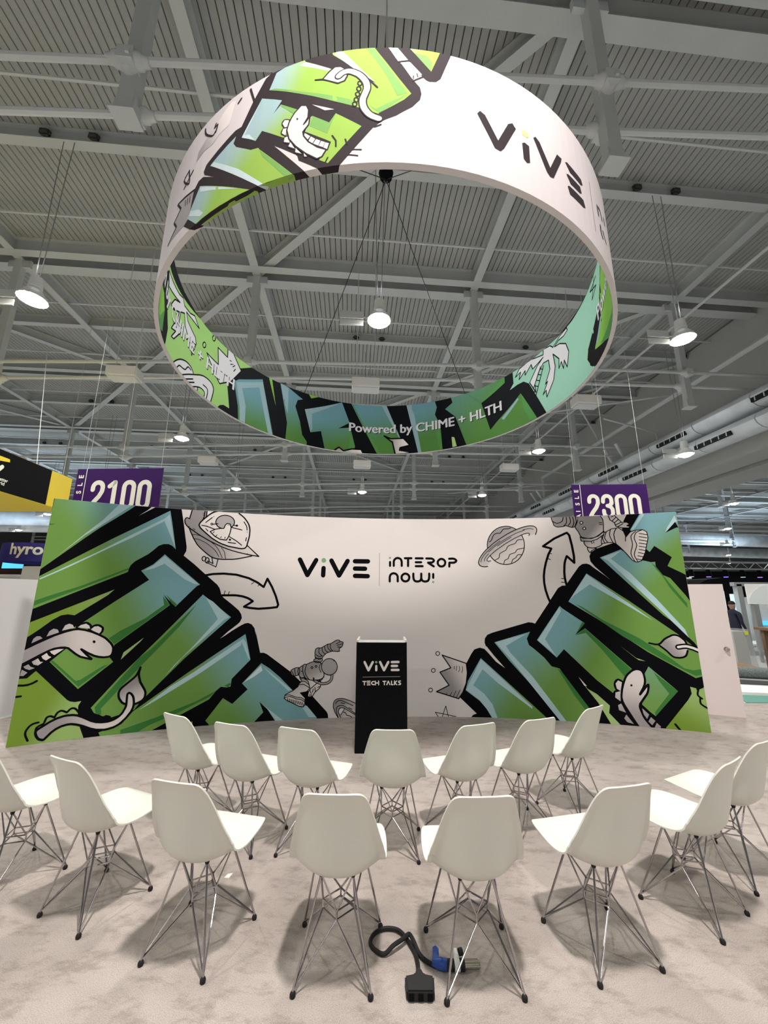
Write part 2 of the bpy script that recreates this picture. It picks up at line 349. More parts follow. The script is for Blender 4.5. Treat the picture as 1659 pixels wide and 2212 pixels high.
art(4, 'k', 's', 46, [-4531,1263, 29,28, 33,13, 16,1, 14,-5, 23,-21, 6,-12, 4,-23], [])
art(5, 'y', 'f', 0, [-4531,1263, 29,28, 49,14, 37,-26, 10,-35], [-4889, 1005, -4319, 1072])
art(4, 'k', 's', 47, [-4397,1234, 21,24, 13,10, 13,5, 25,-1, 14,-6, 25,-20, 3,-12, -3,-23, -18,-28], [])
art(5, 'y', 'f', 0, [-4397,1234, 34,34, 38,4, 39,-26, 0,-35, -18,-28], [-4889, 1005, -4319, 1072])
art(5, 'y', 'f', 0, [-4975,841, 41,24, 23,-29, 40,-17, -46,-19, -39,17], [-4955, 807, -4740, 884])
art(5, 'y', 'f', 0, [-4909,891, 52,33, 25,-39, 27,-4, -40,-36, -43,12], [-4955, 807, -4740, 884])
art(5, 'y', 'f', 0, [-4830,946, 44,34, 21,-34, 29,-14, -45,-36, -33,21], [-4955, 807, -4740, 884])
art(5, 'y', 'f', 0, [-4761,998, 71,19, 60,0, -81,-65, -31,21], [-4955, 807, -4740, 884])
art(5, 'y', 'f', 0, [-4985,810, 57,-36, -31,-34, -33,3], [-4955, 807, -4740, 884])
art(6, 'k', 'f', 0, [-4327,1087, -2,-12, -8,-5, -11,2, -8,10, -2,12, 6,9, 10,2, 13,-12], [])
art(4, 'k', 's', 23, [-4998,641, 55,-5, 39,3, 39,14, 35,22], [])
art(4, 'k', 's', 22, [-5004,520, 57,2], [])
art(4, 'y', 'f', 0, [-3838,651, 8,-15, 19,-56, 60,-83, 19,-42, 1,-39, -5,-20, -10,-17, -17,-14, -42,-20, -28,-9, -36,-2, -42,6, -18,7, -30,21, -15,18, -14,21, -9,22, -4,25, 0,27, 7,25, 14,21, 40,38, 66,49, 26,33], [-3872, 594, -3756, 389])
art(5, 'k', 's', 25, [-3808,756, -8,-46, -1,-31, 6,-32, 23,-69, 57,-93, 10,-22, 5,-19, -1,-39, -6,-19, -12,-18, -20,-16, -27,-14, -30,-10, -35,-3, -72,9, -25,12, -18,15, -29,40, -10,24, -5,24, -1,22, 5,22, 11,22, 21,24, 105,96, 21,26, 16,34, 20,61], [])
art(6, 'y', 'f', 0, [-4758,130, 24,28, 79,52, 43,24, 44,18, 44,12, 44,5, 43,-2, 37,-7, 38,-15, 89,-51, 78,-32, 43,-8, 85,2, 41,11, 38,20, 33,29, 25,38, 17,43, 5,39, -5,105, 7,17, 12,5, 17,-8, 18,-19, 15,-26, 10,-34, 5,-43, -3,-44, -10,-33, -17,-31, -24,-36, -29,-34, -33,-32, -38,-26, -44,-17, -46,-10, -42,-3, -42,4, -43,9, -43,15, -87,42, -44,17, -73,16, -31,-1, -38,-8, -37,-14, -33,-21, -29,-24, -51,-63, -14,-6, -24,6, -24,18, -22,35], [-4593, 161, -4065, 134])
art(7, 'k', 's', 25, [-4758,130, 13,19, 104,70, 58,28, 59,17, 30,4, 57,-1, 49,-11, 55,-26, 86,-49, 52,-19, 57,-9, 57,1, 28,5, 27,8, 25,12, 25,17, 21,20, 18,24, 24,57, 5,26, -5,118, 4,12, 7,8, 8,2, 23,-13, 22,-30, 9,-21, 10,-51, 1,-31, -3,-28, -15,-43, -45,-69, -42,-44, -23,-20, -26,-16, -29,-13, -61,-14, -29,-3, -84,9, -57,19, -87,42, -58,21, -49,11, -41,0, -51,-12, -47,-23, -39,-32, -55,-66, -10,-3, -33,11, -15,13, -15,22, -12,27, -3,24], [])
art(5, 'k', 's', 22, [-4693,218, 8,35, 7,16, 11,7, 25,2, 34,-18], [])
art(5, 'k', 's', 22, [-4608,260, 13,35, 10,16, 23,14, 14,0, 17,-6, 33,-18], [])
art(5, 'k', 's', 22, [-4498,301, 21,27, 14,11, 13,3, 14,-2, 13,-6, 15,-14, 24,-31], [])
art(5, 'k', 's', 23, [-4235,217, 24,15, 15,4, 12,-2, 23,-16, 18,-39], [])
art(5, 'k', 's', 23, [-4143,179, 20,28, 13,11, 15,-1, 30,-13, 11,-25], [])
art(5, 'k', 's', 21, [-4746,225, -33,-5, -17,-6, -15,-10, -13,-13, -18,-33, -5,-20, 0,-21, 9,-26, 24,-47], [])
art(5, 'k', 's', 21, [-4758,130, -1,28, 6,15, 16,13, 38,19], [])
begin('spaceship_print')
art(4, 'y', 'f', 0, [-3420,2852, -26,-141, -43,3, -10,-55, 55,-74, 54,-104, 76,-127, 107,-101, 116,-79, 144,-19, 167,12, 202,48, 105,-3, -174,153, -31,-41, -138,4, -137,31, -139,66, -118,90, -107,114, 84,121, 0,117], [-3235, 2322, -2672, 2248])
art(6, 'k', 's', 15, [-3421,2864, -25,-153], [])
art(6, 'k', 's', 15, [-3446,2711, -26,12, -13,0, -9,-9, -7,-15, -3,-17, 9,-35, 10,-17, 13,-18, 28,-27], [])
art(6, 'k', 's', 15, [-3445,2597, 33,-73, 44,-86, 54,-84, 33,-36, 37,-34, 74,-61, 38,-28, 41,-21, 45,-11, 49,-6, 50,-2, 108,4, 59,8, 72,15, 130,33], [])
art(6, 'k', 's', 15, [-3444,2585, 150,-99, 104,-59, 56,-29, 124,-57, 60,-24, 108,-35, 112,-27, 116,-23, 138,-20], [])
art(6, 'k', 's', 15, [-2476,2212, -171,153], [])
art(6, 'k', 's', 15, [-3255,2865, -6,-111, -12,-43], [])
art(6, 'k', 's', 15, [-3231,2867, -2,-111], [])
art(6, 'k', 's', 8, [-3392,2492, 59,-3, 39,-9, 44,-18, 48,-25, 84,-55, 36,-29, 32,-35, 32,-48, 47,-92], [])
art(6, 'k', 's', 8, [-3364,2432, 45,-3, 31,-8, 75,-36, 39,-24, 76,-60, 31,-31, 23,-31, 28,-50], [])
art(6, 'k', 's', 8, [-2994,2321, 29,-34, 15,-24, 25,-95], [])
art(6, 'k', 's', 8, [-3282,2802, 17,1], [])
art(6, 'k', 's', 8, [-3279,2777, 16,-1], [])
art(6, 'k', 's', 8, [-3379,2577, -11,-19], [])
art(6, 'k', 's', 8, [-3362,2568, -11,-21], [])
art(6, 'k', 's', 8, [-2638,2250, 5,-18], [])
art(6, 'k', 's', 18, [-3086,2847, -40,-11, -25,-12, -26,-19, -28,-25, -63,-67, -35,-43, -14,-41, 21,-39, 42,-39, 120,-99, 87,-53, 47,-22, 93,-32, 141,-25, 49,-4, 39,8, 21,27, 24,123, 5,42, -1,80, -7,37, -11,35, -18,35, -48,62, -30,28, -57,42], [])
art(5, 'm', 'f', 0, [-2850,2701, -5,-35, -19,-32, -32,-24, -40,-15, -44,-2, -42,9, -35,21, -24,29, -11,33, 5,35, 19,32, 31,24, 40,15, 44,3, 42,-9, 36,-21, 25,-29], [])
art(6, 'k', 's', 14, [-2850,2701, -3,-32, -16,-29, -26,-24, -34,-16, -39,-7, -39,2, -36,13, -30,20, -20,27, -9,30, 4,32, 15,29, 25,24, 34,17, 38,7, 40,-2, 37,-12, 30,-21, 20,-27, 9,-31], [])
art(7, 'w', 'f', 0, [-2970,2650, 23,26, 40,-7, 18,-51, -7,-74, -17,-62, -24,-50, -90,10, -71,40, -66,62, 68,38, 55,13, 55,5], [])
art(8, 'k', 's', 14, [-2970,2650, 23,26, 40,-7, 18,-51, -7,-74, -17,-62, -24,-50, -90,10, -71,40, -66,62, 68,38, 55,13, 55,5, 16,50], [])
art(8, 'k', 's', 12, [-3133,2653, 63,12], [])
art(8, 'k', 's', 12, [-2854,2653, 35,-4], [])
art(8, 'k', 's', 12, [-3281,2628, 72,-10, 102,-37], [])
art(8, 'k', 's', 12, [-2885,2621, 145,-30], [])
art(8, 'k', 's', 12, [-2908,2488, 107,-62, 76,-60], [])
art(8, 'k', 's', 12, [-2912,2403, 103,-14], [])
art(8, 'k', 's', 12, [-3234,2673, 79,76], [])
art(8, 'k', 's', 12, [-2720,2712, 39,-58, 7,-23, 6,-41], [])
art(8, 'k', 's', 12, [-2668,2481, -7,-50], [])
art(8, 'k', 's', 11, [-3223,2584, 31,-34], [])
art(8, 'k', 's', 10, [-3109,2547, -13,-18], [])
art(8, 'k', 's', 10, [-3068,2501, -13,-16], [])
art(8, 'k', 's', 10, [-3010,2477, -8,-15], [])
art(8, 'k', 's', 10, [-2956,2473, -6,-18], [])
art(8, 'k', 's', 11, [-2936,2652, 2,0], [])
art(8, 'k', 's', 11, [-2920,2653, 2,0], [])
art(8, 'k', 's', 11, [-2666,2561, 2,0], [])
art(8, 'k', 's', 11, [-3135,2766, 1,0], [])
art(8, 'k', 's', 10, [-3138,2655, -4,-12, -8,-4, -11,6, -3,13, 4,7, 8,4, 8,-3, 6,-11], [])
art(8, 'k', 'f', 0, [-2798,2651, -2,-11, -15,-7, -10,6, -5,11, 3,11, 9,6, 11,-1, 8,-9], [])
art(8, 'k', 'f', 0, [-2876,2441, 0,-6, -11,-10, -10,1, -7,8, 1,16, 9,6, 10,-2, 7,-8], [])
art(6, 'k', 's', 12, [-3024,2159, -17,-112, -125,57, 9,23, 73,-35, -23,82], [])
art(6, 'k', 's', 13, [-3181,2157, 0,-10, -8,-17, -6,-5, -16,0, -8,4, -11,16, -2,20, 8,17, 14,7, 9,-1, 14,-12, 6,-19], [])
art(6, 'k', 's', 13, [-3138,2135, -2,-23, -5,-9, -7,-6, -16,-1, -14,14, -5,11, -2,25, 7,20, 15,8, 16,-7, 11,-20, 2,-12], [])
begin('arrow_print')
art(3, 'k', 's', 31, [-3196,1921, 126,26, 141,9, 168,-12, 173,-47, 118,-57, 91,-64, 44,119, 72,-118, 61,-130, 40,-117, -13,-35, -98,-12, -159,-11, -114,12, -79,17], [])
art(3, 'k', 's', 31, [-2625,1501, 112,75], [])
art(3, 'k', 's', 31, [-2513,1576, -47,31, -30,15, -60,20, -32,6, -61,9, -39,1, -175,-3], [])
art(3, 'k', 's', 10, [-2521,1839, -27,-24], [])
art(3, 'k', 's', 10, [-2439,1811, -21,-24], [])
art(3, 'k', 's', 10, [-2892,1718, -11,-57], [])
art(3, 'k', 's', 10, [-2836,1707, -13,-46], [])
begin('astronaut_print')
art(5, 'y', 'f', 0, [-1934,635, 28,19, 43,15, 33,1, 14,-24, 3,-38, -7,-29, -25,-14, -35,-4, -28,4, -18,19, -11,27], [-1750, 619, -1628, 404])
art(6, 'k', 's', 11, [-1934,635, 28,19, 43,15, 33,1, 14,-24, 3,-38, -7,-29, -25,-14, -35,-4, -28,4, -18,19, -11,27, 3,24], [])
art(5, 'y', 'f', 0, [-1825,664, 42,30, 19,-5, 11,-40, 7,-60, 0,-44, -11,-15, -33,5, -21,15, -17,31, -7,21, -4,20, 5,30], [-1750, 619, -1628, 404])
art(6, 'k', 's', 11, [-1825,664, 42,30, 19,-5, 11,-40, 7,-60, 0,-44, -11,-15, -33,5, -21,15, -8,13, -9,18, -11,41, 5,30, 9,12], [])
art(5, 'y', 'f', 0, [-1520,485, 8,-19, -1,-34, -9,-31, -20,-23, -50,-39, -24,-40, -13,-13, -19,-6, -22,0, -14,8, -3,20, 5,27, 11,28, 20,25, 27,24, 85,67], [-1750, 619, -1628, 404])
art(6, 'k', 's', 11, [-1520,485, 8,-19, -1,-34, -9,-31, -20,-23, -50,-39, -24,-40, -13,-13, -19,-6, -22,0, -14,8, -3,20, 5,27, 11,28, 20,25, 83,70, 29,21, 19,6], [])
art(5, 'k', 's', 40, [-1362,557, -1,-35, -5,-19, -10,-16, -15,-14, -19,-12, -21,-8, -51,-6, -27,5, -53,19, -52,33], [])
art(6, 'm', 's', 20, [-1362,557, -1,-35, -5,-19, -10,-16, -15,-14, -19,-12, -21,-8, -51,-6, -27,5, -53,19, -52,33], [])
art(5, 'y', 'f', 0, [-1600,778, -10,35, -3,47, 3,38, 9,19, 29,13, 27,-4, 19,2, 90,50, 40,5, 74,44, 19,6, 28,-1, 18,-19, 39,-9, 3,-17, -12,-38, -8,-12, -37,-22, 7,-35, -23,-5, -62,6, -25,-1, -55,-16, -24,-12, -20,-17, -30,-37, -7,-26, -8,-7, -25,-3, -32,2], [-1750, 619, -1628, 404])
art(6, 'k', 's', 11, [-1600,778, -10,35, -3,47, 3,38, 9,19, 29,13, 27,-4, 19,2, 90,50, 40,5, 74,44, 19,6, 28,-1, 18,-19, 39,-9, 3,-17, -12,-38, -8,-12, -37,-22, 7,-35, -23,-5, -62,6, -25,-1, -55,-16, -24,-12, -20,-17, -30,-37, -7,-26, -8,-7, -25,-3, -32,2, -24,14], [])
art(8, 'k', 's', 10, [-1554,919, -6,-36, 2,-19, 12,-15, 30,-24], [])
art(8, 'k', 's', 10, [-1514,930, 2,-33, 5,-17, 11,-14, 25,-20], [])
art(8, 'k', 's', 10, [-1481,951, 7,-37, 7,-18, 12,-13, 26,-15], [])
art(8, 'k', 's', 10, [-1439,975, 5,-38, 6,-20, 13,-14, 26,-19], [])
art(8, 'k', 's', 10, [-1396,983, -3,-35, 2,-20, 10,-17, 24,-28], [])
art(8, 'k', 's', 10, [-1596,838, 25,-19, 16,-7, 18,0, 33,8], [])
art(8, 'k', 's', 10, [-1598,799, 44,-28, 15,3, 24,13], [])
art(8, 'k', 's', 10, [-1314,980, 51,28], [])
art(8, 'k', 's', 10, [-1302,960, 75,20], [])
art(8, 'k', 's', 10, [-1293,936, 44,-1], [])
art(8, 'k', 's', 10, [-1922,624, 30,-54], [])
art(8, 'k', 's', 10, [-1885,650, 15,-75], [])
art(8, 'k', 's', 10, [-1626,340, 10,42], [])
art(8, 'k', 's', 10, [-1642,325, -18,38], [])
art(8, 'k', 's', 10, [-1587,355, -8,48], [])
art(8, 'k', 's', 10, [-1556,402, 39,14], [])
art(8, 'k', 's', 10, [-1660,315, 1,-26], [])
art(8, 'k', 's', 10, [-1641,315, 1,-26], [])
art(7, 'y', 'f', 0, [-1765,706, 10,5, 34,-1, 56,25, 33,9, 39,2, 41,-4, 34,-20, 24,-48, 16,-64, 6,-51, -5,-25, -15,-13, -17,-9, -41,-13, -59,-2, -36,3, -33,6, -25,9, -20,12, -18,18, -14,25, -18,61, -2,28, 3,27], [-1750, 619, -1628, 404])
art(8, 'k', 's', 11, [-1765,706, 10,5, 34,-1, 56,25, 33,9, 39,2, 41,-4, 34,-20, 24,-48, 16,-64, 6,-51, -5,-25, -15,-13, -17,-9, -41,-13, -59,-2, -36,3, -33,6, -25,9, -20,12, -18,18, -14,25, -11,31, -7,30, -2,28, 3,27, 7,20], [])
art(9, 'k', 's', 11, [-1721,710, -16,-52, -4,-28, 1,-23, 15,-42, 47,-59], [])
art(7, 'y', 'f', 0, [-1627,759, 15,-18, 14,-7, 39,-5, 18,2, 17,7, 14,11, 8,11, 0,10, -6,10, -12,7, -24,2, -56,-6, -15,-7, -9,-8], [-1750, 619, -1628, 404])
art(8, 'k', 's', 11, [-1627,759, 15,-18, 14,-7, 39,-5, 18,2, 17,7, 14,11, 8,11, 0,10, -6,10, -12,7, -55,0, -25,-4, -15,-7, -9,-8, -3,-9], [])
art(9, 'm', 'f', 0, [-1290,669, -5,-38, -19,-33, -29,-24, -36,-12, -38,1, -37,14, -31,25, -20,33, -9,38, 6,38, 18,33, 29,24, 36,13, 39,-1, 37,-14, 31,-25, 20,-34], [])
art(10, 'k', 's', 11, [-1290,669, -4,-34, -15,-31, -24,-24, -31,-15, -34,-4, -35,6, -31,16, -26,25, -17,31, -7,34, 5,34, 14,31, 24,24, 31,15, 34,5, 35,-6, 32,-16, 26,-25, 17,-32, 6,-34], [])
art(10, 'k', 's', 10, [-1518,722, -21,-33, -6,-21, 6,-25, 21,-45], [])
art(10, 'k', 's', 10, [-1472,559, -20,-45, -17,-18, -26,-3, -53,10], [])
art(10, 'k', 's', 10, [-1348,762, 10,-13], [])
art(10, 'k', 's', 10, [-1444,571, 17,-2], [])
art(10, 'k', 's', 10, [-1623,531, 4,-27], [])
art(10, 'k', 's', 10, [-1611,528, 3,-24], [])
art(10, 'k', 's', 10, [-1795,621, 25,-3], [])
art(10, 'k', 's', 10, [-1632,665, -2,-8, -11,-5, -11,6, -3,11, 5,7, 8,2, 8,-3, 6,-10], [])
art(10, 'k', 's', 10, [-1576,680, -2,-8, -11,-5, -11,6, -3,11, 5,7, 8,2, 8,-3, 6,-10], [])
art(9, 'y', 'f', 0, [-1810,536, 64,0, 59,-57, 23,-85, -40,-43, -87,-13, 69,-67, 1,-63, -17,-51, -67,13, -78,40, -78,34, -45,33, 13,46, 101,48, 66,50, 9,31, 38,41], [-1750, 619, -1628, 404])
art(10, 'k', 's', 11, [-1810,536, 64,0, 59,-57, 23,-85, -40,-43, -87,-13, 69,-67, 1,-63, -17,-51, -67,13, -78,40, -78,34, -45,33, 13,46, 101,48, 66,50, 9,31, 38,41, -31,43], [])
art(11, 'k', 's', 10, [-1819,441, 40,8, 26,-1, 31,-14, 55,-34], [])
art(11, 'k', 's', 10, [-1799,483, 38,6, 23,-3, 23,-14, 41,-33], [])
art(11, 'k', 's', 10, [-1801,520, 31,3, 19,-2, 21,-9, 36,-22], [])
art(11, 'k', 's', 10, [-1997,312, 39,7, 25,-1, 89,-32, 78,-14, 20,-13, 28,-28], [])
art(11, 'k', 's', 10, [-2004,282, 44,13, 29,2, 29,-8, 60,-26, 66,-11, 20,-11, 31,-24], [])
art(11, 'k', 's', 10, [-1963,275, 18,-42], [])
art(11, 'k', 's', 10, [-1937,268, 17,-42], [])
art(11, 'k', 's', 10, [-1912,260, 18,-42], [])
art(11, 'k', 's', 10, [-1887,253, 18,-42], [])
art(11, 'k', 's', 10, [-1861,246, 17,-42], [])
art(11, 'k', 's', 10, [-1836,239, 18,-42], [])
art(11, 'k', 's', 10, [-1810,231, 17,-42], [])
art(11, 'k', 's', 10, [-1785,224, 18,-42], [])
art(11, 'k', 's', 10, [-1759,217, 17,-42], [])
begin('planet_print')
art(4, 'y', 'f', 0, [-1327,195, 30,41, 68,14, 91,-18, 126,-55, 9,-183, -264,7, -36,69, -24,63], [-1284, 184, -1054, 32])
art(5, 'w', 'f', 0, [-1247,68, 0,31, 32,28, 40,-17, -48,-74], [])
art(6, 'k', 's', 10, [-1261,4, -42,66, -24,63, -3,21, 3,41, 16,30, 14,11, 19,8, 23,5, 53,-1, 30,-6, 78,-27, 82,-38], [])
art(6, 'k', 's', 10, [-1256,4, -19,41, -7,24, -4,44, 4,18, 10,13, 16,8, 18,4, 37,1, 31,-13, 55,-33, 112,-75], [])
art(6, 'k', 's', 10, [-1222,3, -36,65, -1,18, 11,29, 10,8, 13,5, 32,-1, 19,-6, 177,-101], [])
art(6, 'k', 's', 10, [-1223,36, 48,74], [])
art(6, 'k', 's', 10, [-1185,71, 19,-5, 10,-6, 17,-31, 40,-7, 34,-21], [])
art(6, 'k', 's', 10, [-1301,184, 22,26, 17,10, 18,3, 21,-2, 29,-8, 137,-61], [])
art(6, 'k', 's', 10, [-1222,192, 51,-11], [])
art(6, 'k', 's', 10, [-1113,127, 46,-24], [])
begin('logo_print')
art(3, 'k', 's', 65, [-1889,2183, 119,-228, 120,225], [])
art(3, 'k', 's', 66, [-1537,2063, -2,-109], [])
art(3, 'k', 's', 67, [-1424,2176, 121,-221, 122,220], [])
art(3, 'k', 's', 68, [-1070,2172, 198,0], [])
art(3, 'k', 's', 67, [-1068,2062, 154,-1], [])
art(3, 'k', 's', 67, [-1065,1953, 193,-3], [])
art(3, 'n', 'f', 0, [-1503,2178, -2,-12, -6,-11, -9,-8, -11,-4, -12,0, -11,4, -10,7, -6,11, -3,12, 7,22, 9,8, 12,5, 12,0, 11,-4, 10,-8, 6,-10], [])
art(3, 'r', 's', 6, [-696,2300, 0,-492], [])
art(3, 'k', 's', 34, [-535,2167, 0,-59], [])
art(3, 'k', 's', 34, [-478,2108, 0,65, 4,16, 7,14, 21,19, 28,8, 30,-8, 13,-8, 9,-11, 10,-29, 0,-65], [])
art(3, 'k', 's', 34, [-308,2226, 102,1], [])
art(3, 'k', 's', 34, [-258,2226, -1,-119], [])
art(3, 'k', 's', 34, [-140,2226, 106,0], [])
art(3, 'k', 's', 34, [-141,2166, 84,0], [])
art(3, 'k', 's', 34, [-142,2106, 106,1], [])
art(3, 'k', 's', 34, [22,2225, 82,-1, 17,-8, 13,-12, 5,-11, -4,-11, -24,-18, -65,-4], [])
art(3, 'k', 's', 34, [46,2160, 88,-56], [])
art(3, 'k', 's', 34, [311,2161, -8,-29, -10,-12, -19,-13, -22,-4, -23,4, -13,8, -14,17, -7,21, 2,23, 6,14, 22,21, 22,8, 23,-2, 20,-10, 18,-24, 3,-22], [])
art(3, 'k', 's', 34, [371,2221, 49,3, 24,-3, 18,-8, 13,-11, 5,-11, -6,-11, -14,-11, -18,-8, -69,0], [])
art(3, 'k', 's', 34, [373,2161, -2,-59], [])
art(3, 'k', 's', 34, [-539,1874, 0,69, 10,29, 21,18, 28,8, 30,-8, 12,-8, 16,-22, 4,-16, 0,-69], [])
art(3, 'k', 's', 34, [-241,1934, -8,-29, -10,-12, -12,-10, -30,-8, -23,5, -19,12, -13,19, -4,15, 4,30, 13,19, 27,16, 16,2, 23,-5, 19,-12, 13,-19, 4,-23], [])
art(3, 'k', 's', 34, [-179,1994, -2,-45, 5,-38, 15,-24, 12,-7, 28,-5, 31,5, 13,8, 8,12, 9,27], [])
art(3, 'k', 's', 34, [-59,1994, -1,-67], [])
art(3, 'k', 's', 34, [-60,1927, 8,-27, 9,-12, 12,-7, 31,-6, 30,6, 12,7, 14,24, 6,39, 0,44], [])
art(3, 'k', 's', 34, [123,1989, -1,-58], [])
art(3, 'n', 'f', 0, [-519,2229, -4,-11, -10,-7, -12,2, -8,10, 0,12, 13,11, 13,-2, 7,-9], [])
art(3, 'n', 'f', 0, [138,1870, -5,-12, -10,-6, -12,2, -8,10, 1,11, 8,10, 12,2, 13,-11], [])
begin('graffiti_print#2')
art(1, 'k', 'f', 0, [2988,2899, -81,-145, -37,-135, -23,-158, -180,-56, -160,-56, -77,-48, -29,-60, 7,-74, 50,-76, 181,-192, -63,62, -141,119, -40,39, -43,17, -57,-6, -49,-36, -207,-274, -45,0, -61,-36, -118,-168, -20,-33, -220,-306, -34,14, -58,5, -519,-154, -74,-31, -38,-53, -4,-64, 16,-46, -21,73, 30,-72, 93,-119, 149,-171, -121,84, -109,125, -47,48, -66,15, -77,-25, -44,-57, -81,-137, -19,-268, -90,-187, 228,-209, -49,-16, -31,-34, -3,-72, 897,-115, 780,-246, 1342,150, 85,3418], [])
art(2, 'g', 'f', 0, [3152,2889, 427,-5, 8,-946, -52,38, -171,107, 66,121, -188,164, -66,-86, -40,48, -79,123, -86,156], [3437, 2250, 3141, 2631])
art(3, 'h', 'f', 0, [3537,2790, 18,-85, -159,-156, 29,67], [])
art(4, 'k', 'f', 0, [3533,2696, 29,-87, -23,7, -143,-70], [])
art(3, 'h', 'f', 0, [3147,2852, 28,-26, -157,-219, -42,1], [])
art(2, 'g', 'f', 0, [2538,2220, 283,110, 125,-113, 139,-51, 89,-26, 51,5, -3,-99, 50,-75, 102,-53, 142,-225, 73,-142, 100,-759, -155,284, -230,280, -73,64], [3175, 1749, 2764, 2197])
art(3, 'h', 'f', 0, [2554,2219, 265,91, -141,-111, 221,-206, 281,-357, 274,-395, 24,-100, -243,312, -598,722], [])
art(3, 'd', 'f', 0, [3173,2135, 45,-42, 145,-254, 157,-256, 0,-65, -164,264, -68,160], [])
art(2, 'g', 'f', 0, [2337,1993, 516,-393, 505,-416, 204,-197, 23,-315, -99,-33, -499,298, -558,409, -371,247], [2688, 1518, 2209, 1819])
art(3, 'h', 'f', 0, [2337,1984, 221,-189, 291,-230, 246,-214, -347,236, -382,250, -227,-160, -77,-81], [])
art(3, 'd', 'f', 0, [2140,1565, 96,-46, 256,-180, 412,-225, 310,-223, 165,-140, 93,-18, 98,22, -3,-69, -77,-21, -285,154, -498,313, -263,206], [])
art(2, 'e', 'f', 0, [2661,1006, 167,-149, 118,-40, -77,9], [])
art(2, 'g', 'f', 0, [1933,1529, 36,-36, 276,-198, -144,-166, 143,96, 527,-515, -126,-177, -123,-154, -198,165, -385,391, -107,-115, -247,231], [2391, 840, 1872, 1177])
art(2, 'g', 'f', 0, [2972,751, 299,-286, -297,-331, -135,137, 57,168, 22,222], [2887, 129, 3087, 1689])
art(3, 'h', 'f', 0, [1925,1513, 21,-55, -251,-393, 132,-231, -57,63, -176,150], [])
art(3, 'd', 'f', 0, [2243,1221, -133,-92, 137,33, 191,-224, 233,-330, 95,94], [])
art(3, 'd', 'f', 0, [2214,1312, 31,-21, -140,-160, 40,62], [])
art(3, 'd', 'f', 0, [3022,682, 249,-217, -288,-320, -10,37, 195,245, -95,148], [])
art(2, 'g', 'f', 0, [986,1008, 511,156, -52,-96, 24,-89, 66,-49, 130,-115, 89,-114, 104,-25, 327,-510, -111,-287, -203,-14, -24,144, -666,754], [1807, 416, 1281, 1045])
art(3, 'h', 'f', 0, [1001,1010, 451,126, -305,-175, 52,-79, -10,1, 299,-326, 453,-633, -74,-5, -683,884], [])
art(3, 'd', 'f', 0, [1829,675, 46,-27, 317,-463, -37,-48, -146,213], [])
art(2, 'g', 'f', 0, [781,787, 676,-598, 186,-169, -10,-132, -735,1, -2,112, -66,111, -92,104, -191,135, 38,125], [1295, 157, 719, 509])
art(3, 'h', 'f', 0, [555,358, 226,416, 674,-611, -2,-30, -443,320, -211,183, -142,-217, 150,-110, 107,-134, 62,-179, 2,-105, -77,-2, 6,104, -77,119, -92,112], [])
art(2, 'e', 'f', 0, [2096,574, 88,-140, 121,-68, 147,-137, -19,-92, 148,-167, -101,-43, -168,329], [])
art(3, 'w', 'f', 0, [2096,574, 95,-112, -32,2], [])
art(2, 'l', 'f', 0, [3410,529, 6,-83, -49,-79, -289,-356, 6,-118, 538,45, -45,492, -12,104, -83,-22], [3229, 55, 3464, 481])
art(4, 'k', 's', 26, [3186,63, 49,-69], [])
begin('dinosaur_print#2')
art(4, 'k', 's', 47, [2631,533, -28,18, -16,3, -14,-8, -13,-16, -8,-18, -2,-21, 3,-23, 7,-19, 13,-14, 30,-15], [])
art(5, 'y', 'f', 0, [2631,533, -44,21, -35,-42, 8,-63, 43,-29], [2777, 59, 2798, 606])
art(4, 'k', 's', 47, [2603,420, -44,-10, -20,-10, -10,-19, -5,-24, 4,-21, 17,-18, 43,-26], [])
art(5, 'y', 'f', 0, [2603,420, -64,-20, -11,-64, 60,-44], [2777, 59, 2798, 606])
art(4, 'k', 's', 46, [2593,265, -29,-11, -12,-11, -5,-19, 0,-24, 9,-19, 24,-12, 57,-13], [])
art(5, 'y', 'f', 0, [2593,265, -41,-22, 4,-62, 81,-25], [2777, 59, 2798, 606])
art(4, 'k', 's', 46, [2638,133, -25,-31, -6,-18, 4,-16, 12,-15, 16,-13, 25,-8, 50,-8], [])
art(5, 'y', 'f', 0, [2638,133, -31,-49, 32,-44, 75,-16], [2777, 59, 2798, 606])
art(4, 'k', 'f', 0, [2823,262, 178,-138, 40,-132, -131,-27], [])
art(5, 'y', 'f', 0, [2834,225, 71,-71, -29,-56, -36,58], [2777, 59, 2798, 606])
art(5, 'y', 'f', 0, [2923,125, 45,-42, -43,-56, -38,42], [2777, 59, 2798, 606])
art(5, 'y', 'f', 0, [2979,62, 44,-41, -20,-47, -62,9], [2777, 59, 2798, 606])
art(6, 'y', 'f', 0, [2694,616, 65,65, 66,26, 58,-17, 23,-78, -12,-95, -70,-127, 23,6, 95,132, -27,-119, -97,-132, -2,-77, 38,-104, 62,-85, 6,-60, -145,-13, -93,206, -73,150, 5,111, 31,113], [2777, 59, 2798, 606])
art(7, 'k', 's', 26, [2781,-31, -63,111, -89,168, -18,46, -6,40, 2,35, 15,73, 25,76, 29,68, 18,30, 20,25, 45,40, 22,14, 23,10, 21,5, 22,-1, 22,-6, 17,-12, 11,-21, 8,-28, 5,-59, -4,-32, -9,-34, -21,-43, -47,-79], [])
art(7, 'k', 's', 26, [2829,392, 103,127, 10,4, -1,-25, -9,-44, -17,-45, -97,-132, -9,-28, 1,-23, 6,-26, 21,-69, 17,-35, 25,-37, 49,-62], [])
art(8, 'k', 'f', 0, [2754,502, -4,-10, -9,-5, -9,1, -5,7, 1,10, 7,8, 14,1, 5,-7], [])
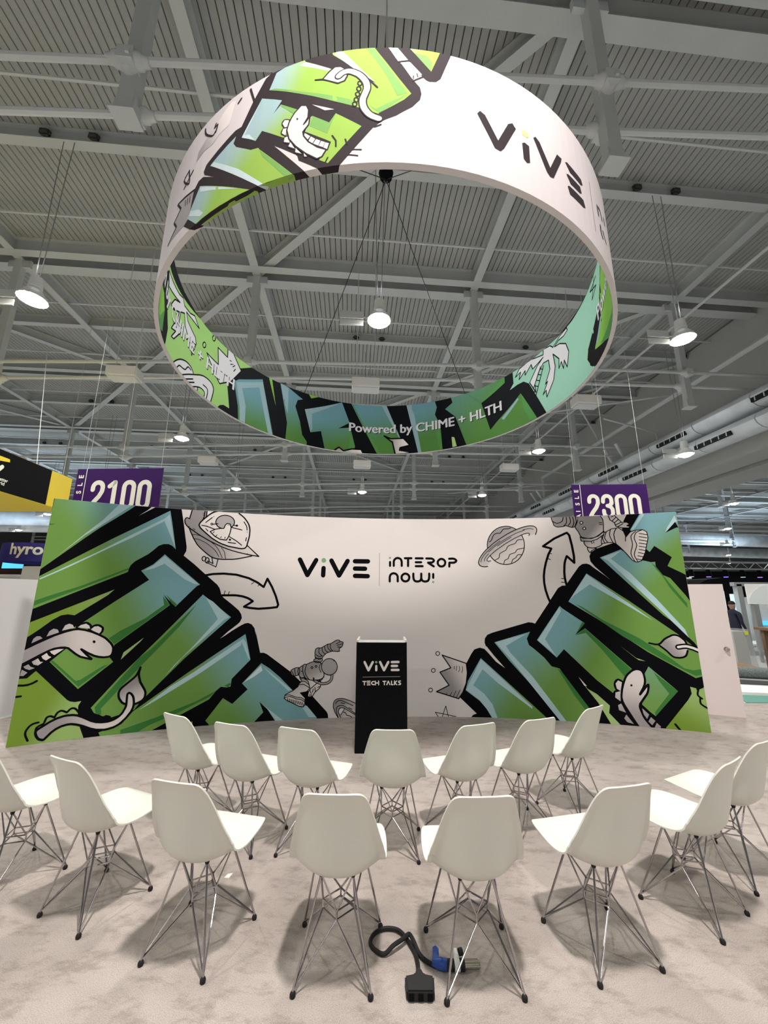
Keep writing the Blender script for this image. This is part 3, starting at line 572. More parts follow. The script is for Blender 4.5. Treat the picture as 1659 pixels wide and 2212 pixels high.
art(4, 'y', 'f', 0, [3125,1035, 12,25, 30,25, 63,44, 32,18, 31,13, 25,4, 23,-2, 22,-8, 23,-15, 40,-39, 9,-15, 4,-14, 5,-43, 2,-28, -2,-26, -6,-24, -10,-23, -14,-18, -21,-13, -27,-9, -49,-6, -23,3, -22,10, -21,19, -42,50, -67,48], [3226, 980, 3442, 1117])
art(5, 'k', 's', 23, [3016,1052, 72,-14, 37,2, 27,17, 47,51, 31,21, 63,34, 26,5, 23,-2, 22,-7, 23,-15, 40,-41, 10,-19, 8,-31], [])
art(5, 'k', 's', 23, [3444,974, -16,-46, -14,-22, -22,-14, -26,-9, -26,-4, -46,2, -23,10, -20,18, -42,51, -84,75], [])
art(6, 'k', 's', 68, [3344,1014, 55,12, 31,3, 27,-4, 54,-16, 89,-43], [])
art(7, 'w', 's', 30, [3344,1014, 55,12, 31,3, 27,-4, 54,-16, 89,-43], [])
art(5, 'k', 's', 21, [3495,506, -15,-46, -2,-24, 11,-17, 30,-24], [])
art(5, 'k', 's', 21, [3500,401, -7,-44, 4,-24, 21,-20, 51,-32], [])
art(5, 'k', 's', 21, [3481,505, 58,27], [])
begin('astronaut_print#2')
art(4, 'y', 'f', 0, [2709,2846, 20,-77, 55,-46, 11,-51, 73,-28, 90,-6, 18,20, -41,14, 40,23, -34,29, -64,0, -96,124], [2420, 2600, 2544, 2496])
art(5, 'k', 's', 12, [2709,2846, 20,-77, 55,-46, 11,-51, 73,-28, 90,-6, 18,20, -41,14, 40,23, -34,29, -64,0, -96,124, -72,-2], [])
art(6, 'k', 's', 12, [2750,2812, 29,11], [])
art(6, 'k', 's', 12, [2760,2755, 49,48], [])
art(6, 'k', 's', 12, [2784,2723, 54,47], [])
art(6, 'k', 's', 12, [2797,2691, 69,34], [])
art(6, 'k', 's', 12, [2815,2661, 76,44], [])
art(4, 'y', 'f', 0, [1950,2872, -27,-32, 10,-46, 13,-38, 6,-35, 8,-11, 13,-10, 18,-9, 20,-4, 23,0, 49,6, 30,11, 18,1, 53,-23, 26,-6, 21,4, 19,10, 15,23, 21,45, 18,58, -22,43, -96,20, -136,4], [2420, 2600, 2544, 2496])
art(5, 'k', 's', 12, [1950,2872, -27,-32, 10,-46, 13,-38, 6,-35, 8,-11, 13,-10, 18,-9, 20,-4, 72,6, 30,11, 18,1, 53,-23, 26,-6, 21,4, 19,10, 15,23, 21,45, 18,58, -22,43, -96,20, -136,4, -100,-11], [])
art(6, 'k', 's', 12, [1947,2775, 35,-24, 22,-6, 26,5, 27,12, 21,15, 11,21, 7,43], [])
art(6, 'k', 's', 12, [2139,2839, 0,-59, -4,-31, -14,-22, -32,-30], [])
art(6, 'k', 's', 12, [2184,2838, 10,-51, 0,-27, -10,-21, -27,-31], [])
art(6, 'k', 's', 12, [2227,2836, 11,-59, 1,-31, -7,-26, -22,-37], [])
art(4, 'y', 'f', 0, [2349,2452, 0,-21, 11,-23, 14,-19, 19,-14, 24,-10, 24,-5, 53,4, 27,9, 27,11, 26,15, 18,21, 12,33, 3,40, -16,26, -51,3, -71,-9, -59,-13, -32,-14, -20,-16], [2420, 2600, 2544, 2496])
art(5, 'k', 's', 12, [2349,2452, 0,-21, 11,-23, 14,-19, 19,-14, 24,-10, 24,-5, 53,4, 54,20, 26,15, 18,21, 12,33, 3,40, -16,26, -51,3, -71,-9, -59,-13, -32,-14, -20,-16, -9,-18], [])
art(4, 'y', 'f', 0, [2386,2364, 2,-21, 12,-29, 12,-19, 9,3, 22,27, 65,30, -13,4, -53,3, -44,7], [2420, 2600, 2544, 2496])
art(5, 'k', 's', 12, [2386,2364, 2,-21, 12,-29, 12,-19, 9,3, 22,27, 65,30, -13,4, -53,3, -44,7, -12,-5], [])
art(5, 'y', 'f', 0, [2251,2681, 8,-26, 30,-51, 25,-64, 21,-20, 20,-6, 35,-7, 45,-4, 44,5, 43,19, 43,28, 60,47, 9,94, 0,85, -31,64, -91,24, -123,1, -93,-11, -28,-27, 7,-75, -21,-51], [2420, 2600, 2544, 2496])
art(6, 'k', 's', 12, [2251,2681, 8,-26, 30,-51, 16,-46, 9,-18, 10,-12, 11,-8, 55,-13, 45,-4, 44,5, 43,19, 43,28, 60,47, 9,94, 0,85, -31,64, -91,24, -123,1, -93,-11, -28,-27, 7,-75, -21,-51, -3,-25], [])
art(7, 'y', 'f', 0, [2305,2528, 38,-20, 113,-7, 92,32, 86,71, -11,-49, -90,-65, -93,-31, -129,9], [2420, 2600, 2544, 2496])
art(8, 'k', 's', 12, [2305,2528, 38,-20, 113,-7, 92,32, 86,71, -11,-49, -90,-65, -93,-31, -129,9, -6,60], [])
art(7, 'w', 'f', 0, [2361,2741, -5,-13, -11,-8, -13,0, -12,15, 5,21, 11,8, 7,1, 11,-5, 7,-12], [])
art(8, 'k', 's', 12, [2361,2741, -5,-13, -11,-8, -13,0, -12,15, 5,21, 11,8, 7,1, 11,-5, 5,-6, 2,-13], [])
art(7, 'w', 'f', 0, [2392,2655, -5,-13, -17,-8, -11,5, -6,11, 5,19, 10,7, 12,0, 11,-15], [])
art(8, 'k', 's', 12, [2392,2655, -5,-13, -17,-8, -11,5, -6,11, 5,19, 16,8, 11,-5, 7,-17], [])
art(8, 'k', 's', 11, [2580,2734, 39,-6], [])
art(8, 'k', 's', 11, [2580,2709, 40,-7], [])
art(8, 'k', 's', 11, [2450,2451, 4,-25], [])
art(8, 'k', 's', 11, [2479,2454, 1,-21], [])
art(9, 'y', 'f', 0, [2581,2420, 0,50, 50,109, 105,56, 88,11, 59,-52, 23,-87, 61,71, 66,22, 95,5, 47,-36, 5,-85, -62,-213, -53,-105, -65,-22, -49,25, -63,97, -74,98, -48,51, -41,19, -54,2], [2420, 2600, 2544, 2496])
art(10, 'k', 's', 11, [2581,2420, 0,50, 50,109, 105,56, 88,11, 59,-52, 23,-87, 61,71, 66,22, 95,5, 47,-36, 5,-85, -62,-213, -53,-105, -65,-22, -49,25, -63,97, -74,98, -48,51, -41,19, -54,2, -90,-16], [])
art(11, 'k', 's', 12, [2719,2626, -17,-52, -4,-34, 10,-42, 26,-76], [])
art(11, 'k', 's', 12, [2797,2641, -32,-53, -11,-38, 2,-51, 14,-97], [])
art(11, 'k', 's', 12, [2660,2591, -25,-55, -6,-31, 8,-27, 28,-42], [])
art(11, 'k', 's', 12, [2623,2555, -17,-38, -4,-23, 5,-25, 19,-44], [])
art(11, 'k', 's', 11, [2893,2447, 7,61, 8,15, 18,20], [])
art(11, 'k', 's', 11, [3037,2587, -47,-40, -20,-30, -1,-36, 7,-42, 1,-43, -11,-44, -17,-45, -8,-43, 9,-43, 30,-70], [])
art(11, 'k', 's', 11, [3128,2605, -60,-23, -29,-19, -16,-25, -10,-28, -5,-31, 6,-30, 11,-32, 3,-35, -14,-42, -21,-46, -12,-43, 7,-39, 28,-62], [])
art(11, 'k', 's', 11, [3078,2551, 93,-21], [])
art(11, 'k', 's', 11, [3072,2506, 93,-21], [])
art(11, 'k', 's', 11, [3067,2460, 92,-21], [])
art(11, 'k', 's', 11, [3061,2414, 93,-20], [])
art(11, 'k', 's', 11, [3056,2369, 83,-20], [])
art(11, 'k', 's', 11, [3050,2324, 74,-19], [])
art(11, 'k', 's', 11, [3037,2279, 73,-19], [])
art(11, 'k', 's', 11, [3023,2234, 72,-19], [])
art(11, 'k', 's', 11, [3009,2189, 71,-18], [])
begin('planet_print#2')
art(4, 'y', 'f', 0, [1508,2419, -7,-50, -16,-49, -23,-45, -30,-41, -35,-36, -41,-28, -44,-21, -47,-13, -47,-4, -47,5, -46,13, -42,21, -38,30, -32,36, -25,41, -18,47, -10,49, -2,51, 7,52, 15,49, 23,47, 31,42, 36,37, 42,29, 45,22, 48,12, 49,4, 48,-5, 45,-15, 42,-22, 38,-31, 31,-37, 24,-43, 17,-46, 9,-50], [1118, 2595, 1346, 2258])
art(5, 'k', 's', 13, [1508,2419, -7,-50, -16,-49, -23,-45, -30,-41, -35,-36, -41,-28, -44,-21, -47,-13, -47,-4, -47,5, -46,13, -42,21, -38,30, -32,36, -25,41, -18,47, -10,49, -2,51, 7,52, 15,49, 23,47, 31,42, 36,37, 42,29, 45,22, 48,12, 49,4, 48,-5, 45,-15, 42,-22, 38,-31, 31,-37, 24,-43, 17,-46, 9,-50, 0,-51], [])
art(5, 'k', 's', 12, [993,2479, 20,13, 12,13, 22,53, 14,25, 18,15, 41,16, 29,-3, 14,3, 48,58, 20,5, 43,0, 50,13], [])
art(6, 'y', 'f', 0, [821,2132, -6,18, -1,21, 6,24, 12,28, 17,30, 24,32, 61,69, 80,72, 93,72, 102,66, 104,58, 51,25, 98,39, 45,14, 78,16, 61,-1, 23,-7, 17,-11, 12,-14, -106,-84, -6,5, -10,2, -32,-3, -47,-15, -60,-25, -106,-55, -113,-68, -74,-49, -123,-95, -58,-58, -19,-29, -2,-18], [1118, 2595, 1346, 2258])
art(6, 'y', 'f', 0, [1698,2683, 6,-20, 0,-14, -14,-47, -114,-44, 14,21, 2,20], [1118, 2595, 1346, 2258])
art(6, 'y', 'f', 0, [940,2103, -49,-3, -30,5, -26,11, -14,16, 121,59, 17,-8, 47,8], [1118, 2595, 1346, 2258])
art(7, 'k', 's', 13, [949,2104, -46,-4, -38,4, -28,11, -17,18, -6,26, 4,32, 16,37, 27,41, 36,46, 46,48, 114,98, 66,47, 139,87, 71,37, 68,31, 65,24, 60,18, 52,10, 45,2, 36,-5, 25,-13, 16,-20, 4,-27, -7,-32, -17,-38], [])
art(7, 'k', 's', 11, [998,2189, -24,-5, -18,0, -11,4, -4,9, 3,13, 10,17, 18,21, 23,24, 65,56, 39,30, 137,94, 143,82, 121,55, 56,16, 19,1, 13,-3, 5,-8, -2,-12, -8,-16], [])
art(7, 'k', 's', 9, [850,2170, 8,35, 10,21, 32,47, 46,52, 93,84, 113,83], [])
art(7, 'k', 's', 9, [972,2323, 110,95, 89,63, 94,58, 138,71, 120,42], [])
art(7, 'k', 's', 9, [903,2184, 2,25, 13,25, 22,30, 31,33], [])
art(7, 'k', 's', 9, [1501,2657, 33,9, 57,9, 32,-2, 16,-5, 12,-8], [])
art(7, 'k', 's', 9, [1109,2413, 96,66, 116,68], [])
art(5, 'k', 's', 11, [1059,2197, 44,22, 20,16, 6,19, 1,23, 9,21, 26,17, 64,33, 15,22, 9,22, 17,20, 31,14, 70,23, 16,18, 10,19, 14,14, 25,7, 49,2], [])
art(5, 'k', 's', 11, [1189,2146, 9,33, 9,17, 51,25, 16,44, 12,19, 23,10, 53,15, 14,16, 10,19, 16,15, 30,9, 62,9], [])
art(5, 'k', 's', 11, [1303,2158, 21,50, 45,25, 21,32, 12,12, 19,3, 36,-4], [])
begin('arrow_print#2')
art(2, 'k', 's', 32, [1821,1547, -34,97, -27,110, -12,105, 3,98, 17,99, 27,98, 46,124, 49,87], [])
art(2, 'k', 's', 33, [1890,2365, -116,36, 170,114, 183,84, 29,-39, 23,-151, 14,-162, -4,-98, -94,100], [])
art(2, 'k', 's', 32, [2095,2249, -25,-59, -12,-39, -8,-43, -10,-92, -1,-75, 8,-71, 11,-60], [])
art(2, 'k', 's', 11, [1837,2297, 50,-10], [])
art(2, 'k', 's', 11, [1830,2215, 34,-15], [])
art(2, 'k', 's', 11, [1991,1922, 40,-3], [])
art(2, 'k', 's', 11, [1987,1871, 45,-6], [])
begin('crown_print')
art(4, 'y', 'f', 0, [225,823, 345,-111, 10,-127, -21,-141, -55,-125, -60,-81, -312,89, 182,87, -126,175, 158,60], [302, 472, 540, 585])
art(5, 'k', 's', 15, [225,823, 345,-111, 10,-127, -21,-141, -55,-125, -60,-81, -312,89, 182,87, -126,175, 158,60, -121,174], [])
art(5, 'k', 's', 8, [397,670, -1,-35], [])
art(5, 'k', 's', 8, [431,675, -7,-63], [])
art(5, 'k', 's', 8, [468,675, 5,-44, -16,-35], [])
art(5, 'k', 's', 8, [513,670, 2,-46, -14,-40], [])
art(5, 'k', 's', 8, [284,308, -24,-23], [])
art(5, 'k', 's', 8, [351,321, -33,-48], [])
art(5, 'k', 's', 8, [411,338, -41,-75], [])
art(5, 'k', 's', 8, [468,352, -57,-99], [])
art(5, 'k', 's', 10, [192,844, -6,-16, -7,-6, -17,-6, -17,6, -10,13, -1,9, 6,16, 6,6, 18,5, 8,-1, 15,-10, 5,-16], [])
art(5, 'k', 's', 10, [122,612, -6,-16, -15,-10, -9,-1, -16,5, -6,6, -6,15, 6,16, 7,6, 17,6, 16,-5, 7,-6, 5,-16], [])
art(5, 'k', 's', 10, [77,348, -2,-8, -10,-13, -17,-5, -9,1, -14,9, -5,16, 2,8, 10,13, 17,5, 17,-4, 6,-6, 5,-16], [])
begin('star_print')
art(3, 'k', 's', 9, [197,-21, 62,160, 38,-159], [])
art(3, 'k', 's', 9, [164,-21, -55,78, 289,-53, -46,-30], [])
begin('ring_graffiti')
art(1, 'x', 'f', 0, [-1063,6005, -118,-202, -104,-214, -71,2, -361,-140, -29,-58, 25,-53, 149,-124, -171,119, -72,4, -65,-58, -31,-290, -90,-32, 168,-154, 374,-92, 328,22, 387,21, 157,-16, -53,99, -286,357, 209,-175, 16,-20, 13,-47, 155,-119, 31,-59, 114,-22, 26,66, 257,354, 67,65, 113,60, 126,98, 61,81, 13,65, -11,67, -43,61, -237,403, -440,4, -518,-24], [])
art(1, 'x', 'f', 0, [59,6063, 17,-38, 113,-150, 102,-150, 26,-27, 26,-12, 53,10, 39,43, 100,300, 19,75], [])
art(2, 'q', 'f', 0, [-956,6010, -59,-169, 603,-358, 351,-172, -1,10, 49,31, 147,112, 60,71, -101,160, -192,330, -27,66, -158,-2, -178,-9, 15,-75, 360,-367, -189,98, -172,108, -234,161, -30,63], [-672, 5802, -976, 5903])
art(3, 'v', 'f', 0, [-435,6005, 29,43, 51,-37, 149,-213, 119,-160, -191,186], [])
art(3, 'v', 'f', 0, [-748,5991, 66,11, 222,-151, -24,-17], [])
art(3, 'f', 'f', 0, [-1008,5840, 51,-9, 266,-159, 421,-199, 13,-64, -155,74, -344,201], [])
art(3, 'f', 'f', 0, [-160,6014, 0,31, 44,-4, 276,-504, -76,-32, -120,293], [])
art(3, 'f', 'f', 0, [-134,5400, 50,-36, 252,165, -181,-177, -49,-28], [])
art(2, 'q', 'f', 0, [164,6072, 297,24, -102,-296, -169,226], [313, 5949, 50, 5918])
art(3, 'f', 'f', 0, [225,5982, 97,-13, 48,-68, -14,-92], [])
art(2, 'u', 'f', 0, [2,6050, 70,2, 100,-155, -79,-25], [])
art(2, 'u', 'f', 0, [115,5856, 74,19, 94,-122, -79,-61], [])
art(3, 'x', 's', 14, [93,5872, 87,22], [])
art(3, 'x', 's', 14, [204,5669, 88,62], [])
art(3, 'x', 's', 8, [213,5730, -2,-29], [])
art(3, 'x', 's', 8, [240,5758, 8,-34], [])
art(2, 'q', 'f', 0, [-1092,5790, 213,-131, -74,-115, 68,71, 160,-125, 53,-162, -67,-143, -107,60, -205,164, -58,-78, -159,132, 185,324], [-825, 5324, -1049, 5556])
art(3, 'v', 'f', 0, [-1082,5778, -156,-312, 52,-22, 70,-101, -151,111], [])
art(3, 'f', 'f', 0, [-885,5615, 160,-125, -37,-28, -122,132], [])
art(2, 'q', 'f', 0, [-594,5380, 142,-107, 50,85, 208,-163, -254,-330, -71,47, 75,145, -210,159, 42,154], [-538, 5079, -1069, 5281])
art(3, 'f', 'f', 0, [-594,5380, 142,-107, 50,85, -63,-193, -149,114], [])
art(2, 'u', 'f', 0, [-604,5504, 189,-102, -77,8], [])
art(4, 'x', 's', 13, [-423,5133, 31,-57, 2,-59], [])
art(4, 'x', 's', 13, [-318,5078, 13,-48], [])
art(4, 'x', 's', 10, [-259,4969, 67,-7], [])
art(4, 'x', 's', 10, [-291,4923, 73,-18], [])
art(4, 'x', 's', 12, [-94,5181, 50,23], [])
art(4, 'x', 's', 12, [-450,4921, -16,-39], [])
art(2, 'q', 'f', 0, [-1652,5395, 314,121, -22,-69, 37,-60, 171,-130, 79,-18, 10,-19, 340,-399, -19,-94, -150,-6, -144,107], [-1134, 5080, -1461, 5402])
art(3, 'v', 'f', 0, [-1640,5386, 40,16, 333,-285, 305,-317, -27,-19, -47,47], [])
art(3, 'f', 'f', 0, [-1063,5213, 44,-94, 241,-316, 55,13], [])
art(2, 'q', 'f', 0, [-1775,5253, 263,-175, 337,-215, 105,-63, -12,-109, -333,-40, -198,29, -328,323], [-1489, 4920, -1790, 5078])
art(3, 'v', 'f', 0, [-1772,5237, 530,-340, -518,277], [])
art(3, 'v', 'f', 0, [-1915,5011, 31,38, 137,-76, 82,-85, -41,-15], [])
begin('ring_dinosaur')
art(4, 'x', 'f', 0, [-664,5242, 234,-170, -23,-83, -171,125], [])
art(5, 'u', 'f', 0, [-651,5218, 49,-48, -23,-30, -30,46], [])
art(5, 'u', 'f', 0, [-596,5166, 37,-35, -22,-41, -34,37], [])
art(5, 'u', 'f', 0, [-552,5127, 36,-24, -15,-48, -44,33], [])
art(5, 'u', 'f', 0, [-510,5098, 31,-19, -13,-48, -36,22], [])
art(5, 'u', 'f', 0, [-477,5076, 31,-16, -13,-55, -30,21], [])
art(4, 'x', 's', 19, [-798,5406, -27,14, -13,3, -9,-6, -7,-12, -2,-13, 4,-17, 19,-32, 10,-5, 16,2], [])
art(5, 'u', 'f', 0, [-798,5406, -40,17, -18,-31, 23,-49, 26,-3], [])
art(4, 'x', 's', 19, [-812,5327, -23,7, -10,-1, -12,-27, 1,-15, 10,-14, 26,-24], [])
art(5, 'u', 'f', 0, [-812,5327, -33,6, -11,-42, 36,-38], [])
art(4, 'x', 's', 18, [-793,5235, -23,2, -10,-4, -7,-29, 4,-15, 16,-12, 37,-16], [])
art(5, 'u', 'f', 0, [-793,5235, -33,-2, -3,-44, 53,-28], [])
art(4, 'x', 's', 18, [-770,5166, -16,-24, 0,-15, 16,-16, 43,-27], [])
art(5, 'u', 'f', 0, [-770,5166, -16,-39, 59,-43], [])
art(4, 'x', 's', 18, [-721,5089, -4,-29, 4,-15, 16,-13, 38,-19], [])
art(5, 'u', 'f', 0, [-721,5089, 0,-44, 54,-32], [])
art(4, 'x', 's', 17, [-649,5015, 8,-39, 7,-4, 15,0], [])
art(5, 'u', 'f', 0, [-649,5015, 8,-39, 22,-4], [])
art(6, 'u', 'f', 0, [-750,5465, 55,58, 45,-16, 21,-54, -2,-77, -34,-65, 18,17, 34,50, -8,-82, -46,-60, 9,-48, 46,-74, 75,-72, 72,-42, -32,-62, -41,-12, -92,76, -92,102, -63,98, -26,101, 15,71, 23,53], [])
art(7, 'x', 's', 12, [-750,5465, 55,58, 45,-16, 21,-54, -2,-77, -34,-65, 18,17, 34,50, -8,-82, -46,-60, 9,-48, 46,-74, 75,-72, 72,-42, -32,-62, -41,-12, -92,76, -92,102, -63,98, -26,101, 15,71, 23,53, 23,38], [])
art(8, 'x', 'f', 0, [-715,5385, -6,-10, -6,4, -3,7, -1,9, 6,6, 9,-11], [])
art(5, 'x', 's', 12, [-198,5641, -7,-18, -5,-3, -10,1, -12,17, 2,21, 9,7, 11,-1, 9,-10, 3,-14], [])
art(5, 'x', 's', 12, [-205,5584, -3,-14, -4,-4, -10,-4, -6,2, -11,17, 2,21, 9,7, 10,-1, 9,-10, 4,-14], [])
art(5, 'x', 's', 12, [-213,5527, -7,-18, -5,-3, -11,2, -9,9, -3,22, 7,10, 10,4, 10,-6, 8,-20], [])
art(5, 'x', 's', 12, [-224,5470, -3,-14, -4,-4, -4,-3, -11,1, -12,17, 2,20, 9,8, 11,-2, 9,-9, 3,-14], [])
art(5, 'x', 's', 12, [-234,5425, -7,-18, -10,-3, -6,2, -9,9, -2,7, -1,14, 3,7, 8,7, 11,-2, 9,-9, 4,-14], [])
art(5, 'u', 'f', 0, [-587,5764, 63,-12, 52,66, 48,44, 49,-6, 39,-38, 18,-75, -22,-52, -54,-16, -124,72], [])
art(6, 'x', 's', 13, [-587,5764, 63,-12, 52,66, 48,44, 49,-6, 39,-38, 18,-75, -22,-52, -54,-16, -124,72, -69,17], [])
art(7, 'x', 's', 70, [-390,5749, 21,23, 14,10, 34,9, 20,-3, 23,-9, 49,-34, 23,-26, 21,-30, 16,-30, 9,-29, 3,-29, -1,-29, -29,-91, -3,-31, 2,-31, 6,-30, 13,-31, 19,-31, 21,-25, 24,-19, 44,-22], [])
art(8, 'u', 's', 49, [-390,5749, 21,23, 14,10, 34,9, 20,-3, 23,-9, 49,-34, 23,-26, 21,-30, 16,-30, 9,-29, 3,-29, -1,-29, -29,-91, -3,-31, 2,-31, 6,-30, 13,-31, 19,-31, 21,-25, 24,-19, 44,-22], [])
art(7, 'x', 's', 14, [-140,5672, 65,-82], [])
begin('ring_logo_first')
art(2, 'x', 'f', 0, [738,5467, 27,38, 43,-27, 107,-225, 112,232, 44,32, 33,-45, -139,-283, -34,-41, -52,12], [])
begin('ring_logo_second')
art(2, 'x', 'f', 0, [1158,5350, 29,21, 46,-14, -7,-182, -34,-22, -32,30], [])
art(2, 'N', 'f', 0, [1163,5497, 37,18, 34,-22, 1,-41, -33,-14, -34,16], [])
begin('ring_logo_third')
art(2, 'x', 'f', 0, [1292,5487, 28,29, 44,-32, 105,-216, 118,232, 64,-4, -14,-48, -138,-274, -44,-14, -36,31], [])
begin('ring_logo_fourth')
art(2, 'x', 'f', 0, [1704,5496, 29,22, 235,-17, 21,-53, -38,-30, -183,4], [])
art(2, 'x', 'f', 0, [1700,5358, 28,20, 200,3, 17,-64, -35,-27, -153,-9], [])
art(2, 'x', 'f', 0, [1697,5220, 29,23, 237,10, 25,-70, -47,-31, -220,-7], [])
begin('ring_logo_words')
art(2, 'r', 's', 12, [2176,5641, -6,-313, 3,-270], [])
art(2, 'x', 's', 35, [2334,5488, 13,-106], [])
art(2, 'x', 's', 35, [2378,5501, 35,10, 20,-3, 15,-25, 20,-59], [])
art(2, 'x', 's', 35, [2359,5261, -6,-56, 1,-28, 10,-19, 26,-23], [])
art(2, 'x', 's', 35, [2434,5251, 86,-79], [])
art(2, 'x', 's', 35, [2589,5550, 2,-83], [])
begin('ring_spaceship')
art(2, 'y', 'f', 0, [-1391,5963, -55,-239, -136,-26, -78,-49, -119,21, -136,-28, 20,105, 138,70, 148,66, 93,74, 74,35], [-1873, 5636, -1464, 5863])
art(3, 'x', 's', 22, [-1820,5965, 11,-55, 18,-36, 35,-42, 43,-42, 35,-27, 20,-1, 20,24], [])
art(3, 'x', 's', 22, [-1641,5881, -14,-31, -2,-12, 12,3, 18,10, 12,0, -2,-23, -14,-56], [])
art(3, 'x', 's', 22, [-1357,5912, 33,31], [])
art(3, 'x', 's', 22, [-1224,5982, 59,-181], [])
begin('ring_star')
art(3, 'x', 's', 22, [-2047,5650, -82,-20, -21,-23, 39,-58, 63,-64, 39,-24, -1,45, -37,144], [])
art(3, 'x', 's', 22, [-1956,5574, -162,-88], [])
begin('ring_crown')
art(2, 'y', 'f', 0, [-1880,5281, -31,-290, -75,-34, -388,52, 201,56, -95,127, 146,59, -109,133], [-2019, 5032, -2910, 6197])
art(3, 'x', 's', 25, [-1875,5281, -356,103, 109,-133, -146,-59, 92,-115, -198,-68], [])
art(3, 'x', 's', 12, [-1942,5257, 2,-72], [])
art(3, 'x', 's', 12, [-1988,5270, 2,-69], [])
art(3, 'x', 's', 12, [-2035,5283, 7,-69], [])
begin('ring_inner_graffiti')
art(1, 'i', 'f', 0, [-6538,5270, 462,473, 1009,201, 812,147, 957,66, 291,-15, -437,-283, -87,-232, -195,-266, 102,-413, -144,-4, -90,-51, -84,-103, -259,-52, -729,-83, -786,-28, -815,-174, -47,343], [])
art(2, 'k', 'f', 0, [-6529,5269, 622,427, 132,-214, 45,-194, 166,-218, -10,-180, -96,-150, -126,-57, -407,-83, -346,-31, -29,227], [])
art(3, 'c', 'f', 0, [-6526,5188, -44,-380, 30,-195, 730,274, -14,270, -197,121, -495,-158], [])
art(4, 'D', 'f', 0, [-6546,4684, 9,-82, 727,285, -46,282, -215,-256, -464,-213], [])
art(1, 'M', 'f', 0, [3038,6101, 4,-318, -100,-99, 193,29, 148,-13, 121,-106, 350,-752, 27,-85, 386,4, 685,-19, 849,-137, 849,-100, 19,441, -534,870, -197,234, -1198,-57, -858,45], [])
art(2, 'k', 'f', 0, [5896,5947, -304,-385, -359,-192, -245,-168, -41,-122, 56,-124, 107,-94, 180,-62, 455,-117, 775,-304, 41,203, 18,349, -46,287], [])
art(3, 'c', 'f', 0, [5915,5882, 135,-137, 501,-771, 15,-268, -38,-227, -675,365, -643,222, 362,279, 139,350], [])
art(4, 'D', 'f', 0, [6548,4806, 12,-167, -31,-143, -1100,515, 537,-36], [])
art(4, 'H', 'f', 0, [5654,5337, -110,-17, -300,-237, 143,28], [])
art(2, 'G', 'f', 0, [-3566,5519, 103,99, 563,301, 375,-1199, -853,-5, -49,371], [-3043, 4791, -3120, 5583])
art(3, 'H', 'f', 0, [-3510,5535, 622,329, 346,-1150, -107,30, -317,965, -399,-220, 120,-316, 22,-454, -117,-18, -45,405], [])
art(2, 'c', 'f', 0, [-2764,6062, 81,-2, 136,-577], [])
art(2, 'c', 'f', 0, [-1792,6034, 233,-4, -175,-81], [])
art(2, 'G', 'f', 0, [-2481,6057, 203,-38, 351,-157, -122,-59, -44,-158, 125,-313, 69,-294, 111,-129, 9,-187, -502,6, 20,478], [-2102, 4914, -2231, 5843])
art(3, 'H', 'f', 0, [-2469,6044, 193,-49, 20,-581, -106,238], [])
art(2, 'G', 'f', 0, [-1869,5646, 862,380, 190,-479, -258,-176, 278,59, 122,-458, -73,-152, -600,-82, -124,491, -241,-84], [-1163, 4874, -1402, 5663])
art(3, 'H', 'f', 0, [-1869,5646, 845,365, -139,-91, -536,-332, 24,-353, -38,-80], [])
art(3, 'D', 'f', 0, [-796,5382, 114,-411, -143,-105], [])
art(2, 'G', 'f', 0, [-799,6053, 740,13, 452,-914, -170,-353, -380,-1], [-159, 5023, -428, 5978])
art(3, 'H', 'f', 0, [-90,6066, 118,1, 365,-937, -85,140], [])
art(3, 'D', 'f', 0, [-777,6033, 44,-41, 639,-1170, -64,-1], [])
art(2, 'G', 'f', 0, [494,6095, 666,-1, 60,-220, -47,-174, 121,-293, 34,-601, -515,2], [988, 5098, 832, 6034])
art(3, 'H', 'f', 0, [494,6095, 143,10, 210,-1301, -76,8], [])
art(3, 'D', 'f', 0, [1185,5337, 94,-17, 49,-514, -84,0], [])
art(2, 'G', 'f', 0, [1525,6170, 65,-268, -177,-115, 230,-235, 246,-772, 527,-57, 470,-15, 705,20, -77,138, -324,632, -568,-342, -188,-143, -88,328, -85,340, 577,220, 4,202, -552,61], [2217, 4965, 754, 6664])
art(3, 'D', 'f', 0, [2834,6055, 4,-154, -574,-222, 262,192], [])
art(3, 'D', 'f', 0, [3206,5474, 308,-608, -163,12, -133,322], [])
art(3, 'H', 'f', 0, [2694,5162, 418,278, 21,-42, -371,-278], [])
art(2, 'e', 'f', 0, [1541,5092, 63,-22, 47,-216, -97,-2], [])
art(3, 'y', 'f', 0, [-12,5275, 150,-69, 298,-1, 147,-177, -225,-46, -17,-62, 346,-79, -443,-20, -64,293], [95, 5070, 520, 5055])
art(4, 'k', 's', 35, [-12,5275, 150,-69, 298,-1, 147,-177, -225,-46, -17,-62, 346,-79, -443,-20, -64,293, -192,161], [])
art(3, 'y', 'f', 0, [-1149,4756, 10,89, 91,75, 108,-70, 189,66, 211,6, 53,-94], [-1172, 4840, -497, 4916])
art(4, 'k', 's', 35, [-1149,4756, 10,89, 91,75, 108,-70, 189,66, 211,6, 53,-94], [])
begin('ring_inner_palm')
art(3, 'p', 'f', 0, [-5918,5706, 585,137, 147,64, 75,-67, 206,40, 139,69, 169,-98, -124,-4, -127,-11, -177,-33, 74,-95, 280,-76, 39,-86, -83,-261, -76,146, -216,145, -72,160, -128,-83, -16,-183, 159,-25, -253,-313, -101,-33, 130,176, -172,-79, 177,289, 34,133, -214,-134, -137,-32, 131,190, 197,116, -517,-191], [])
